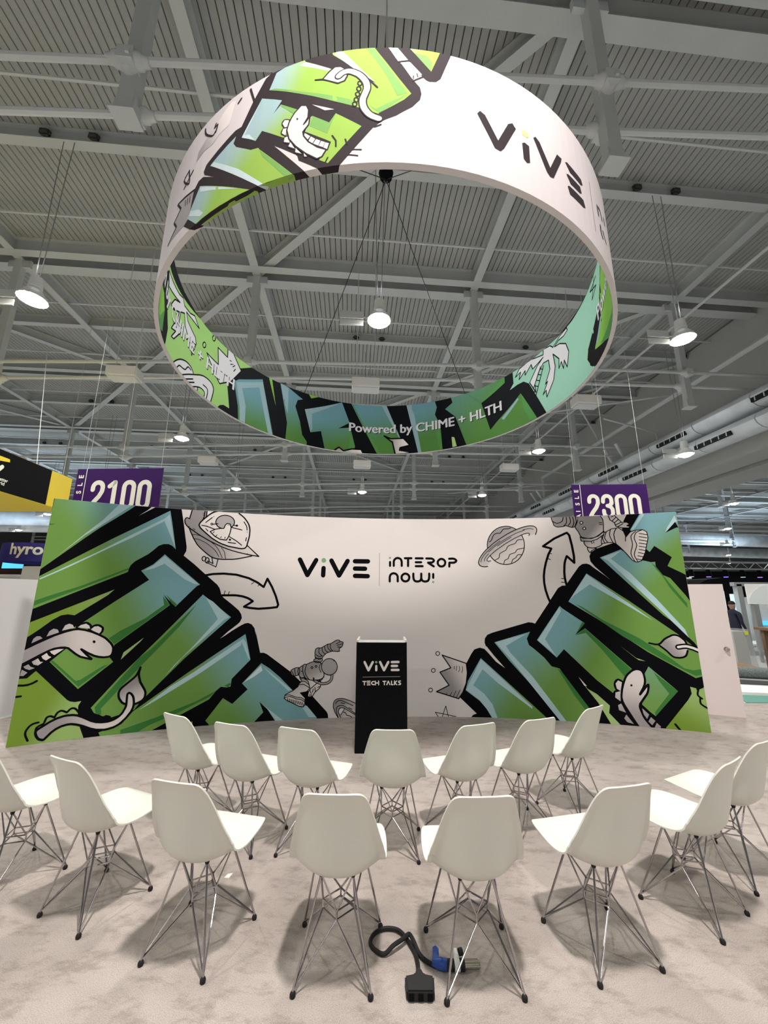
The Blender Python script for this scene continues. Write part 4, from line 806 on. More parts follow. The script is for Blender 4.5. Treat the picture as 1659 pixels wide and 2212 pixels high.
art(4, 'k', 's', 21, [-5918,5706, 585,137, 147,64, 75,-67, 206,40, 139,69, 169,-98, -124,-4, -127,-11, -177,-33, 74,-95, 280,-76, 39,-86, -83,-261, -76,146, -216,145, -72,160, -128,-83, -16,-183, 159,-25, -253,-313, -101,-33, 130,176, -172,-79, 177,289, 34,133, -214,-134, -137,-32, 131,190, 197,116, -517,-191, -129,139], [])
begin('ring_inner_crown')
art(3, 'k', 's', 20, [-4368,5719, -2,-33, -7,-17, -10,-14, -25,-18, -12,-1, -11,4, -8,8, -5,13, -1,15, 3,17, 17,32, 25,18, 13,1, 10,-4, 8,-8, 5,-13], [])
art(3, 'k', 's', 20, [-4139,6015, -2,-34, -17,-32, -11,-11, -13,-7, -12,-1, -10,5, -8,9, -5,14, 0,16, 3,18, 17,32, 11,12, 25,8, 10,-5, 8,-10, 4,-14], [])
art(3, 'p', 'f', 0, [-4048,5896, 260,-21, -13,173, 134,11, 245,-250, -220,-337, -271,-198, -95,71, -309,261, 322,-10], [])
art(4, 'k', 's', 23, [-4048,5896, 260,-21, -13,173, 134,11, 245,-250, -220,-337, -271,-198, -95,71, -309,261, 322,-10, -53,300], [])
art(4, 'k', 's', 17, [-3724,5851, 65,15], [])
art(4, 'k', 's', 17, [-3699,5788, 71,44], [])
art(4, 'k', 's', 17, [-3660,5747, 72,83], [])
art(4, 'k', 's', 17, [-3605,5701, 60,102], [])
begin('ring_inner_planet')
art(3, 'p', 'f', 0, [-5270,4717, 57,126, 185,164, 194,87, 163,-2, 72,-64, 253,134, 210,10, 90,-91, -37,-234, -115,-130, -741,-26], [])
art(4, 'i', 'f', 0, [-4458,4890, 153,44, 47,-66, -85,-115, -108,8], [])
art(5, 'k', 's', 22, [-5270,4717, 26,76, 31,50, 52,55, 66,59, 67,50, 65,38, 67,30, 62,19, 60,9, 57,-2, 46,-9, 33,-19, 39,-45], [])
art(5, 'k', 's', 22, [-4984,4776, 123,88, 133,88, 298,174, 84,36, 77,17, 74,3, 59,-10, 43,-17, 31,-29, 16,-45, -5,-77, -32,-157], [])
art(5, 'k', 's', 22, [-4643,4793, 154,89, 80,37, 60,11, 51,-3, 32,-17, 7,-37, -20,-85], [])
art(5, 'k', 's', 22, [-5138,4761, 59,94, 37,44, 41,19, 82,14, 54,15, 23,14, 23,27, 21,35, 25,25, 32,8, 59,-3], [])
art(5, 'k', 's', 22, [-4458,4890, 17,-146], [])
art(5, 'k', 's', 22, [-4320,5017, 90,-1, 36,-19, 8,-51, -14,-115], [])
art(5, 'k', 's', 22, [-4843,4801, 242,148], [])
art(5, 'k', 's', 22, [-4796,4777, 240,140], [])
begin('ring_inner_palm#2')
art(3, 'p', 'f', 0, [3823,6042, 177,-46, 72,-80, 202,75, 202,5, 14,-53, -118,-25, -149,23, -112,-44, 143,-37, 156,-112, 57,-181, -84,-233, -59,164, -41,-127, -39,152, -75,-80, 25,170, -139,181, 26,-251, -71,-217, -205,-219, -3,133, -82,-44, 139,189, -61,-24, 145,210, -15,188, -137,27, -130,-104, -115,-181, 2,-154, -125,252, 215,220, 167,80, -282,-73, -27,111, -165,-128, 9,91, -160,-106, 49,136, -134,-42, 104,125, 270,36, 341,-107], [])
art(4, 'k', 's', 20, [3823,6042, 177,-46, 72,-80, 202,75, 202,5, 14,-53, -118,-25, -149,23, -112,-44, 143,-37, 156,-112, 57,-181, -84,-233, -59,164, -41,-127, -39,152, -75,-80, 25,170, -139,181, 26,-251, -71,-217, -205,-219, -3,133, -82,-44, 139,189, -61,-24, 145,210, -15,188, -137,27, -130,-104, -115,-181, 2,-154, -125,252, 215,220, 167,80, -282,-73, -27,111, -165,-128, 9,91, -160,-106, 49,136, -134,-42, 104,125, 270,36, 341,-107, 13,100], [])
art(5, 'k', 's', 20, [3793,5739, -246,-468], [])
art(5, 'k', 's', 20, [3717,5756, -217,-323], [])
art(5, 'k', 's', 17, [3770,5677, -65,46], [])
art(5, 'k', 's', 17, [3717,5594, -64,44], [])
art(5, 'k', 's', 17, [3665,5508, -65,43], [])
art(5, 'k', 's', 17, [3613,5422, -64,41], [])
art(5, 'k', 's', 17, [3561,5334, -63,39], [])
begin('ring_inner_star')
art(3, 'k', 's', 20, [5589,5949, -295,-6, 258,-106, -214,-59, 165,227], [])
begin('lectern_print')
art(1, 'w', 's', 26, [-210,929, 45,-87, 47,87], [])
art(1, 'w', 's', 25, [-78,888, 0,-45], [])
art(1, 'w', 's', 26, [-36,930, 45,-87, 48,87], [])
art(1, 'w', 's', 26, [96,930, 76,2], [])
art(1, 'w', 's', 26, [96,889, 59,1], [])
art(1, 'w', 's', 25, [96,847, 76,1], [])
art(1, 'n', 'f', 0, [-65,928, -3,-8, -8,-5, -9,2, -7,7, 0,9, 6,7, 14,0, 6,-7], [])
art(1, 'm', 's', 4, [-228,770, 417,8], [])
art(1, 'w', 's', 11, [-227,725, 36,0], [])
art(1, 'w', 's', 11, [-209,725, 0,-36], [])
art(1, 'w', 's', 11, [-178,728, 33,0], [])
art(1, 'w', 's', 11, [-178,710, 30,0], [])
art(1, 'w', 's', 11, [-177,690, 32,1], [])
art(1, 'w', 's', 11, [-100,726, -19,-3, -9,-8, -1,-5, 1,-6, 9,-10, 20,-2], [])
art(1, 'w', 's', 11, [-87,729, 1,-39], [])
art(1, 'w', 's', 11, [-51,731, 1,-41], [])
art(1, 'w', 's', 11, [-86,710, 35,0], [])
art(1, 'w', 's', 11, [-2,727, 33,1], [])
art(1, 'w', 's', 11, [14,727, 0,-35], [])
art(1, 'w', 's', 11, [41,692, 16,38, 18,-37], [])
art(1, 'w', 's', 11, [93,730, 0,-37, 18,0], [])
art(1, 'w', 's', 11, [126,733, 0,-40], [])
art(1, 'w', 's', 11, [152,732, -22,-19, 22,-20], [])
art(1, 'w', 's', 11, [194,732, -18,-1, -3,-4, 0,-9, 18,-8, 4,-7, -1,-4, -6,-3, -15,-3], [])

# ================================================================== SETTING
fl = MB().box(tuple(hall(15, 35, -0.062)), (240, 150, 0.10), Matrix.Rotation(PSI, 3, 'Z')).build('floor', M['concrete']); tag(fl, kind='structure')
fl['label'] = 'grey hall floor beyond the carpet'
# carpet of the stand
cp = MB().box((0.4, 1.31, -0.006), (13.2, 10.82, 0.012)).build('floor', M['carpet']); tag(cp, kind='structure')
cp['label'] = 'beige mottled carpet with scuff marks under the chairs'

ZF, ZD = 13.65, 14.2
GV = [5.15 + 7.75 * j for j in range(-2, 9)]
GU = [-3.9 + 8.5 * k for k in range(-5, 9)]
ceil = MB().box(tuple(hall(10, 32, ZD + 0.20)), (150, 112, 0.10), Matrix.Rotation(PSI, 3, 'Z')).build('ceiling', M['joint']); tag(ceil, kind='structure')
# roof deck: one plank per rib, all sharing one mesh
PIT = 0.196
def plank_shape(mb, u0, v0=-14, v1=84):
    w, h = (PIT - 0.030) / 2, 0.10
    poly = [(u0 - w, 0.0), (u0 + w, 0.0), (u0 + w + 0.012, h), (u0 - w - 0.012, h)]
    mb.prism([hall(a, v0, ZD + z) for a, z in poly], hall(0, v1, 0) - hall(0, v0, 0))
mb = MB(); plank_shape(mb, 0.0); pme = mb.mesh('deck_plank'); pme.materials.append(M['deck'])
for i in range(300):
    o = new_obj('deck_plank', pme, ceil); d = hall((i - 140) * PIT, 0, 0); o.location = d
mb = MB()
for i in list(range(-330, -140)) + list(range(160, 420)): plank_shape(mb, i * PIT)
tag(mb.build('deck_planks_beyond', M['deck'], ceil), kind='stuff')
U0, U1, V0, V1 = -62, 78, -12, 80
for j, v in enumerate(GV):
    MB().ibeam(hall(U0, v - 0.37, ZF), hall(U1, v - 0.37, ZF), 0.30, 0.56).build('girder', M['steel'], ceil)
    MB().ibeam(hall(U0, v + 0.32, ZF), hall(U1, v + 0.32, ZF), 0.42, 0.56).build('girder', M['steel'], ceil)
    MB().ibeam(hall(U0, v + 3.72, ZF + 0.12), hall(U1, v + 3.72, ZF + 0.12), 0.26, 0.44).build('purlin', M['steel'], ceil)
    for dv in (2.3, 5.95):
        MB().tube([hall(U0, v + dv, ZD - 0.36), hall(U1, v + dv, ZD - 0.36)], 0.045, 6).build('sprinkler_pipe', M['steel2'], ceil)
for u in GU: MB().ibeam(hall(u, V0, ZF + 0.005), hall(u, V1, ZF + 0.005), 0.30, 0.54).build('rafter', M['steel'], ceil)
# flat bracing between the bays
NODE = lambda k, j: hall(-3.9 + 8.5 * k, 5.15 + 7.75 * j, ZF + 0.10)
for a, b_ in (((1, 0), (0, 1)), ((0, 1), (-1, 2)), ((-1, 2), (-2, 3)), ((-2, 1), (-1, 2)), ((-1, 0), (-2, 1)), ((2, 1), (1, 2)), ((3, 1), (2, 2)), ((2, 2), (1, 3)), ((0, 3), (1, 4)), ((-1, 4), (0, 3)), ((1, 2), (0, 3)), ((-3, 2), (-2, 3))):
    MB().ibeam(NODE(*a), NODE(*b_), 0.27, 0.42).build('brace', M['steel'], ceil)
# trussed posts with paired tie rods
def tie(k, j):
    if j == 0: return 10.33 + 0.79 * k, 9.72 + 0.75 * k
    hi = {-2: 9.1, -1: 9.4, 0: 9.88, 1: 10.22, 2: 10.4, 3: 10.5}.get(k, 9.9)
    return hi, hi - 0.40
pm_ = MB(); pm_.box((0, 0, -2.33), (0.25, 0.22, 4.66)); pm_.box((0, 0, -4.66), (0.40, 0.34, 0.05)); pm_.box((0.18, 0, -0.15), (0.4, 0.10, 0.3)); pm_.box((-0.18, 0, -0.15), (0.4, 0.10, 0.3)); pm_.box((0.13, 0, -4.5), (0.06, 0.20, 0.28)); pm_.box((-0.13, 0, -4.5), (0.06, 0.20, 0.28))
post_me = pm_.mesh('post'); post_me.materials.append(M['steel'])
cl = MB()
for s_ in (-1, 1):
    cl.tube([(s_ * 0.08, 0, 0), (s_ * 0.22, 0, 0), (s_ * 0.25, 0, 0), (s_ * 0.34, 0, 0)], 0.12, 10, radii=[0.13, 0.12, 0.09, 0.075])
cl.box((0, 0, 0), (0.26, 0.26, 0.26)); cl.box((0.06, -0.14, -0.03), (0.06, 0.05, 0.07)); cl.prism([(-0.13, -0.12, -0.13), (0.13, -0.12, -0.13), (0.05, -0.06, -0.20), (-0.05, -0.06, -0.20)], (0, 0.18, 0))
clamp_me = cl.mesh('rod_clamp', True); clamp_me.materials.append(M['steel2'])
Rz = Matrix.Rotation(PSI, 4, 'Z')
for j in range(0, 9):
    for k in range(-5, 8):
        p = new_obj('post', post_me, ceil); p.location = hall(-3.9 + 8.5 * k, 5.15 + 7.75 * j, ZF); p.rotation_euler = (0, 0, PSI)
        if j == 0: p.scale = (1, 1, 0.92)
        hi, lo = tie(k, j)
        if j <= 4 and -3 <= k <= 3:
            for z, dv in ((hi, -0.18), (lo, 0.18)):
                c_ = new_obj('rod_clamp', clamp_me, ceil); c_.location = hall(-3.9 + 8.5 * k, 5.15 + 7.75 * j + dv, z); c_.rotation_euler = (0, 0, PSI)
        if k < 7:
            h2, l2 = tie(k + 1, j); ua, ub = -3.9 + 8.5 * k, -3.9 + 8.5 * (k + 1); v = 5.15 + 7.75 * j
            MB().tube([hall(ua, v - 0.18, hi), hall(ub, v - 0.18, h2)], 0.062, 8).build('tie_rod', M['steel2'], ceil, True)
            MB().tube([hall(ua, v + 0.18, lo), hall(ub, v + 0.18, l2)], 0.062, 8).build('tie_rod', M['steel2'], ceil, True)
# dark roller clamps in pairs on the purlins
bc = MB().box((0, 0, 0), (0.30, 0.16, 0.20)); bc_me = bc.mesh('beam_clamp'); bc_me.materials.append(M['clamp'])
bm = bmesh.new(); bm.from_mesh(bc_me); bmesh.ops.bevel(bm, geom=bm.edges[:], offset=0.06, segments=2, affect='EDGES'); bm.to_mesh(bc_me); bm.free()
for j in range(-1, 5):
    for k in range(-3, 4):
        for du in (-0.63, 0.63):
            if (k, j) == (0, 0): continue
            o = new_obj('beam_clamp', bc_me, ceil); o.location = hall(0.55 + 8.5 * k + du, 5.15 + 7.75 * j + 3.56, ZF + 0.26); o.rotation_euler = (0, 0, PSI)
# hung pipes and wires
def pipe(pts, r, m='steel2'): MB().tube([hall(*p) for p in pts], r, 8).build('pipe', M[m], ceil, True)
pipe([(15.6, 5, 11.4), (15.6, 29.5, 11.4), (15.6, 29.5, 9.6), (19, 29.5, 9.6)], 0.13)
pipe([(13.0, 5, 12.6), (13.0, 70, 12.6)], 0.06); pipe([(9.6, 16, 12.6), (16.5, 23, 11.6)], 0.05); pipe([(7.5, 22, 12.4), (16.5, 17, 12.0)], 0.05)
pipe([(13.2, 18, 11.0), (16.6, 18.6, 10.6), (16.6, 18.6, 9.4)], 0.05); pipe([(12.5, 27, 11.3), (16.8, 27.3, 11.0), (16.8, 27.3, 9.4)], 0.06); pipe([(9.2, 36, 11.6), (16.8, 30, 11.0)], 0.05)
for a in (((15.2, 20, 10.5), (16.2, 20.4, 9.2)), ((15.2, 21, 10.5), (16.2, 21.4, 9.2)), ((15.2, 30, 10.5), (16.2, 30.3, 9.2)), ((15.2, 31, 10.5), (16.2, 31.3, 9.2))): pipe(a, 0.10, 'duct')
# mains: two parallel ducts along the right with dark slot vents
for u, z0, z1, r_ in ((15.7, 8.0, 8.72, 0.0), (15.7, 8.86, 9.62, 0.0)):
    mb = MB(); n = 12; segs = 26
    cz, rr = (z0 + z1) / 2, (z1 - z0) / 2
    for s_ in range(segs):
        va, vb = 2 + s_ * 2.6, 2 + (s_ + 1) * 2.6 - 0.05
        pts = [(u + rr * 1.5 * math.cos(2 * PI * k / n), cz + rr * math.sin(2 * PI * k / n)) for k in range(n)]
        mb.prism([hall(a, va, z) for a, z in pts], hall(0, vb, 0) - hall(0, va, 0))
    d = mb.build('air_duct', M['duct'], ceil, True)
    for s_ in range(12):
        v = 9.5 + s_ * 4.7 + (0 if z0 < 8.5 else 2.0); zz = z0 + 0.30 * (z1 - z0)
        x_ = u - rr * 1.5 * 0.93
        MB().box(tuple(hall(x_, v, zz)), (0.10, 1.7, 0.17), Matrix.Rotation(PSI, 3, 'Z')).build('slot_vent', M['vent'], d)
        for q in range(5): MB().box(tuple(hall(x_ - 0.03, v - 0.68 + q * 0.34, zz)), (0.09, 0.03, 0.16), Matrix.Rotation(PSI, 3, 'Z')).build('vent_fin', M['duct'], d)
# partition header (bulkhead) right of the ducts
bh = MB(); R3 = Matrix.Rotation(PSI, 3, 'Z')
bh.box(tuple(hall(17.3, 36, 11.0)), (0.3, 76, 6.2), R3); bh.box(tuple(hall(18.0, 36, 7.95)), (1.5, 76, 0.16), R3); bh.box(tuple(hall(20.2, 36, 7.90)), (2.1, 76, 0.18), R3); bh.box(tuple(hall(21.2, 36, 11.0)), (0.3, 76, 6.2), R3)
tag(bh.build('trim_1', M['bulk']), kind='structure')
wb = MB().box(tuple(hall(20, 86, 7)), (190, 0.4, 14.6), R3).build('wall_back', M['far']); tag(wb, kind='structure')
wl = MB().box(tuple(hall(-64, 36, 7)), (0.4, 104, 14.6), R3).build('wall_left', M['sidewall']); tag(wl, kind='structure')
wr = MB().box(tuple(hall(96, 36, 7)), (0.4, 104, 14.6), R3).build('wall_right', M['far']); tag(wr, kind='structure')
# far ducts, pale and cool
pd = MB()
for (a, b_, r) in (((-75, 41, 9.3), (-22, 41, 9.3), 0.8), ((-75, 47, 9.6), (-24, 47, 9.6), 0.9)): pd.tube([hall(*a), hall(*b_)], r, 14)
pd.build('air_duct', M['duct'], ceil, True)
pd = MB()
for (a, b_, r) in (((24, 52, 10.6), (90, 58, 10.6), 1.0), ((24, 64, 10.2), (90, 70, 10.2), 0.9)): pd.tube([hall(*a), hall(*b_)], r, 14)
pd.build('air_duct', M['duct'], ceil, True)
# ------------------------------------------------------------------ high bay lamps
def make_lamp():
    r = empty('high_bay_light', (0, 0, 0))
    MB().lathe([(0.05, 0.62), (0.13, 0.60), (0.15, 0.34), (0.10, 0.30)], 14).build('ballast_housing', M['glass'], r, True)
    MB().lathe([(0.10, 0.31), (0.16, 0.26), (0.27, 0.10), (0.31, 0.0), (0.29, 0.0), (0.24, 0.12), (0.12, 0.27)], 18).build('reflector', M['glass'], r, True)
    MB().lathe([(0.02, -0.10), (0.14, -0.085), (0.24, -0.03), (0.285, 0.02), (0.10, 0.03)], 18).build('lens', M['lens'], r, True)
    c = MB()
    for s_ in (-1, 1): c.tube([(s_ * 0.05, 0, 0.6), (s_ * 0.14, 0, 5.0)], 0.012, 5)
    c.build('suspension_cable', M['sidewall'], r)
    p = MB(); p.box((-0.72, 0, 0.05), (0.62, 0.03, 0.03)); p.box((-0.72, 0, 0.16), (0.62, 0.03, 0.16)); p.box((-0.72, 0, -0.10), (0.62, 0.03, 0.16)); p.box((-0.36, 0, 0.08), (0.16, 0.03, 0.03))
    p.build('side_bracket', M['steel2'], r)
    ld = bpy.data.lights.new('lamp_light', 'AREA'); ld.shape = 'DISK'; ld.size = 0.5; ld.energy = LAMP_W; ld.color = (0.975, 1.0, 0.94)
    lo = bpy.data.objects.new('lamp_light', ld); COL.objects.link(lo); lo.parent = r; lo.location = (0, 0, -0.13)
    ld = bpy.data.lights.new('roof_fill_light', 'POINT'); ld.energy = UP_W; ld.color = (0.97, 0.98, 1.0); ld.shadow_soft_size = 0.25  # added fill, hangs free above the housing to lighten the roof deck
    lo = bpy.data.objects.new('roof_fill_light', ld); COL.objects.link(lo); lo.parent = r; lo.location = (0, 0, 0.95)
    return r
lamp0 = make_lamp(); index_tree(lamp0); lamp_used = [False]
def lamp(u, v, z=8.7, label=None, power=None):
    r = lamp0 if not lamp_used[0] else copy_tree(lamp0)
    if power:
        for c in r.children:
            if c.type == 'LIGHT' and c.data.type == 'AREA': c.data = c.data.copy(); c.data.energy = power; c.data.color = (1.0, 0.945, 0.895) if power == KEY_W else c.data.color
    lamp_used[0] = True
    r.location = hall(u, v, z); r.rotation_euler = (0, 0, PSI)
    if label: tag(r, label, 'lamp', 'high bay lights under the roof')
    else: tag(r, 'high bay light over the hall, outside the photograph or hidden from it', 'lamp', 'high bay lights out of sight')
    return r
L_ = {(-1, 0): 'large glowing high bay light left of the ring banner by a steel post', (0, 0): 'bright glowing high bay light seen through the opening of the ring banner', (1, 0): 'glowing high bay light just right of the ring banner',
      (-1, 1): 'glowing high bay light above the 2100 aisle sign', (1, 1): 'glowing high bay light under the right lower edge of the ring banner', (2, 1): 'glowing high bay light in front of the air ducts above the 2300 sign',
      (-1, 2): 'small high bay light above the wall, right of the 2100 sign', (0, 2): 'small high bay light above the middle of the curved wall', (1, 2): 'small high bay light above the wall, left of the 2300 sign'}
for j in (-2, -1, 0, 1, 2, 4):
    for k in range(-2, 3):
        if (j == -2 and abs(k) == 2) or k == 2: continue
        lamp(0.55 + 8.5 * k, 8.75 + 8.5 * j, 8.7, L_.get((k, j)), KEY_W if (k, j) == (0, -1) else (REAR_W if j == -2 else None))
lamp(14.1, 14.45, 7.64, L_[(2, 1)], 150)
lamp(28.86, 26.25, 8.7, 'high bay light at the right edge beneath the partition header', FAR_W)
lamp(38.7, 36.3, 8.7, 'far high bay light, highest of the row over the stage rig at right', FAR_W); lamp(50, 47.4, 8.7, 'far high bay light, second down of the row at right', FAR_W); lamp(62.6, 59.4, 8.7, 'far high bay light, third down of the row at right', FAR_W); lamp(76.8, 72.9, 8.7, 'far high bay light, lowest of the row at right', FAR_W)
lamp(-27.3, 36.0, 8.7, 'high bay light just under the yellow and black sign', FAR_W); lamp(-37.2, 45.5, 8.7, 'high bay light above the round navy sign', FAR_W)
# ------------------------------------------------------------------ boxes hung under the trusses
def hung_box(u, v, z, label, w=0.95, d=0.5, h=0.34):
    r = empty('hung_equipment_box', hall(u, v, z), PSI, label, 'box', 'pale equipment boxes hung under the roof')
    bevel_obj(MB().box((0, 0, 0), (w, d, h)).build('housing', M['white'], r), 0.02); MB().box((0, 0, -h / 2 - 0.02), (w * 0.9, d * 0.8, 0.04)).build('base_plate', M['steel2'], r)
    MB().tube([(-w / 3, 0, h / 2), (-w / 3, 0, ZF - z)], 0.012, 5).tube([(w / 3, 0, h / 2), (w / 3, 0, ZF - z)], 0.012, 5).build('hanger', M['steel2'], r)
hung_box(-7.65, 12.11, 8.8, 'pale oblong box under the roof left of the ring banner'); hung_box(0.31, 12.09, 8.8, 'pale box seen above the far rim of the ring banner'); hung_box(8.55, 12.51, 8.8, 'pale box beside the right lower rim of the ring banner')
hung_box(-7.92, 20.47, 8.8, 'small pale box under the roof above the spaceship drawing'); hung_box(8.69, 20.04, 8.8, 'small pale box under the roof below the right rim of the ring banner'); hung_box(0.4, 20.3, 8.8, 'small pale box just under the lowest point of the ring banner')

# ================================================================== CURVED WALL
WCX, WCY, WR, WH = 0.6307, -4.1209, 10.042, 2.84
WS0, WS1 = -4.995, 3.560
def wall_map(s, z, off):
    t = s / WR; r = WR - off
    return Vector((WCX + r * math.sin(t), WCY + r * math.cos(t), z))
wall = empty('curved_backdrop_wall', wall_map(-0.7, 0, -0.04), 0, 'wide curved white backdrop wall with green graffiti print at both ends', 'wall')
winv = Matrix.Translation(-wall.location)
def wmap_local(s, z, off): return wall_map(s, z, off) - wall.location
mb = MB(); ss = [WS0] + [k * STRIP for k in range(math.floor(WS0 / STRIP) + 1, math.ceil(WS1 / STRIP))] + [WS1]
vs = []
for s_ in ss:
    for off, z in ((0, 0.0), (0, WH), (-0.08, WH), (-0.08, 0.0)): vs.append(wmap_local(s_, z, off))
fs = []
for i in range(len(ss) - 1):
    for k in range(4): fs.append((4 * i + k, 4 * i + (k + 1) % 4, 4 * i + 4 + (k + 1) % 4, 4 * i + 4 + k))
fs += [(0, 1, 2, 3), tuple(4 * (len(ss) - 1) + k for k in (3, 2, 1, 0))]
mb.add(vs, fs); mb.build('fabric_panel', M['wall'], wall)
RL = {'graffiti_print': 'green and teal graffiti lettering with black outline, left end', 'graffiti_print#2': 'green and teal graffiti lettering with black outline, right end', 'dinosaur_print': 'white cartoon dinosaur head and tail on the left end', 'dinosaur_print#2': 'white cartoon dinosaur head and leaf tail on the right end',
      'spaceship_print': 'cartoon spaceship with an alien under a dome', 'arrow_print': 'black outlined arrow curving right', 'arrow_print#2': 'black outlined arrow curving up', 'astronaut_print': 'floating cartoon astronaut beside the lectern', 'astronaut_print#2': 'cartoon astronaut kicking a boot at the top right', 'planet_print': 'ringed planet half hidden by the lectern', 'planet_print#2': 'ringed cartoon planet at upper right', 'logo_print': 'black logo lettering in the middle', 'crown_print': 'cartoon crown right of the lectern', 'star_print': 'small scribbled star'}
wall_parts = [k for k in ART if not k.startswith('ring') and not k.startswith('lectern')]
for k in wall_parts:
    o = build_print(k.split('#')[0], ART[k], wmap_local, wall, (WS0 + 0.001, WS1 - 0.001), (0.001, WH - 0.001))
    if o: o['label'] = RL[k]

# ================================================================== RING BANNER
RCX, RCY, RR, RT, RB, RTOP = 0.006, 5.305, 3.05, 0.05, 4.833, 6.03
ring = empty('ring_banner', (RCX, RCY, RB), 0, 'big round hanging ring banner, pink white and green graffiti outside, dark graffiti inside', 'banner')
def out_map(s, z, off):
    t = s / RR; r = RR + off; zz = z
    if z < RB - 1e-5: r = RR - (RB - z); zz = RB - off
    return Vector((r * math.sin(t), -r * math.cos(t), zz - RB))
def in_map(s, z, off):
    ri = RR - RT; t = s / ri; r = ri - off
    return Vector((r * math.sin(t), r * math.cos(t), z - RB))
def band(name, m, f, r, z0, z1, parent, zs=()):
    N = round(2 * PI * r / STRIP); mb = MB(); lv = [z0, *zs, z1]
    k0 = -math.floor(PI * r / STRIP); ks = [-PI * r] + [k * STRIP for k in range(k0, -k0 + 1)]
    n = len(ks)
    for z in lv:
        for s_ in ks: mb.v.append(tuple(f(s_, z, 0)))
    for i in range(len(lv) - 1):
        for k in range(n): mb.f.append((i * n + k, i * n + (k + 1) % n, (i + 1) * n + (k + 1) % n, (i + 1) * n + k))
    me = bpy.data.meshes.new(name); me.from_pydata(mb.v, [], mb.f); me.update()
    return new_obj(name, me, parent, [m])
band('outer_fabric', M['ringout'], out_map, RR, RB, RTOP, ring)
band('inner_fabric', M['ringin'], in_map, RR - RT, RB, RTOP, ring)
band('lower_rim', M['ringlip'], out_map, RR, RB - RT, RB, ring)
mb = MB(); n = 160
for i in range(n):
    t = 2 * PI * i / n
    for r in (RR, RR - RT): mb.v.append((r * math.sin(t), r * math.cos(t), RTOP - RB))
for i in range(n): k = (i + 1) % n; mb.f.append((2 * i, 2 * i + 1, 2 * k + 1, 2 * k))
mb.build('upper_rim', M['white'], ring)
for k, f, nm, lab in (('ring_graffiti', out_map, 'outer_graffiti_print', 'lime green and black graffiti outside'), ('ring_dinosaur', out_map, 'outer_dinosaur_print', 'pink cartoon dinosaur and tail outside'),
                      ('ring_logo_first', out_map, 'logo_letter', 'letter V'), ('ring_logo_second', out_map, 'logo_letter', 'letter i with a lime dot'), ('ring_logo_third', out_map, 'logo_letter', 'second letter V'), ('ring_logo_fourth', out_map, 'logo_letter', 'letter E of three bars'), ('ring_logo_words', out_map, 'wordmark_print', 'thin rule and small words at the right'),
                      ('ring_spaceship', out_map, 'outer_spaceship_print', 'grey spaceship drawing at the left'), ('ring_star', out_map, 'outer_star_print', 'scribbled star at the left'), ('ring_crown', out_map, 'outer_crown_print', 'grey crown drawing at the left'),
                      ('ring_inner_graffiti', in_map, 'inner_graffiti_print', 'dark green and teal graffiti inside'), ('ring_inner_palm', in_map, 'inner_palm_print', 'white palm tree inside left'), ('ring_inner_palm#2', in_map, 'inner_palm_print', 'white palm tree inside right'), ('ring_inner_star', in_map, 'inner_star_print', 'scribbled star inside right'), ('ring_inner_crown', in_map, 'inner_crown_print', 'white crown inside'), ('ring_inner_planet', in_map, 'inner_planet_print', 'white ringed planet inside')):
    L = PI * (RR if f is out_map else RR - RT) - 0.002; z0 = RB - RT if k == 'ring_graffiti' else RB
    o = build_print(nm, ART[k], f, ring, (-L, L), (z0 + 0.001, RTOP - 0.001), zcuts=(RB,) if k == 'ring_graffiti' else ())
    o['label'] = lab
tx = text_shape('Powered by CHIME + HLTH', 0.30, 0.0, fit=3.54)
per = 2 * PI * (RR - RT) / 3; Li = PI * (RR - RT) - 0.002
# the line of words stands three times around the inside
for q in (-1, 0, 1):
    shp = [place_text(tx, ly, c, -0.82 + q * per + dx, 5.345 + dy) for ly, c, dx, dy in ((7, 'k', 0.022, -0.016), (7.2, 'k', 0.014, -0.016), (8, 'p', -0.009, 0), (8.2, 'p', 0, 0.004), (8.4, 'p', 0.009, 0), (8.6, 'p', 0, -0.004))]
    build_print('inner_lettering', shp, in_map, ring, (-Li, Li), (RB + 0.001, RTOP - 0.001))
HZ = 8.75
for a in (-36, 36, 148, -148):
    t = math.radians(a); MB().tube([(0, 0, HZ - RB), ((RR - 0.02) * math.sin(t), (RR - 0.02) * math.cos(t), RTOP - RB)], 0.007, 5).build('bridle_wire', M['rubber'], ring)
hp = Vector((RCX, RCY, HZ))
ho = empty('chain_hoist', hp, 0, 'small black chain hoist above the ring banner holding its bridle wires', 'hoist')
MB().lathe([(0.03, 0.02), (0.11, 0.05), (0.13, 0.14), (0.11, 0.24), (0.04, 0.28)], 12).build('motor_body', M['black'], ho, True)
MB().tube([(0, 0, 0.27), (0, 0, ZF - HZ)], 0.018, 6).build('chain', M['steel2'], ho); MB().tube([(0, 0, 0.05), (0.02, 0, -0.04), (0, 0, -0.08), (-0.03, 0, -0.03)], 0.012, 6).build('hook', M['chrome'], ho)

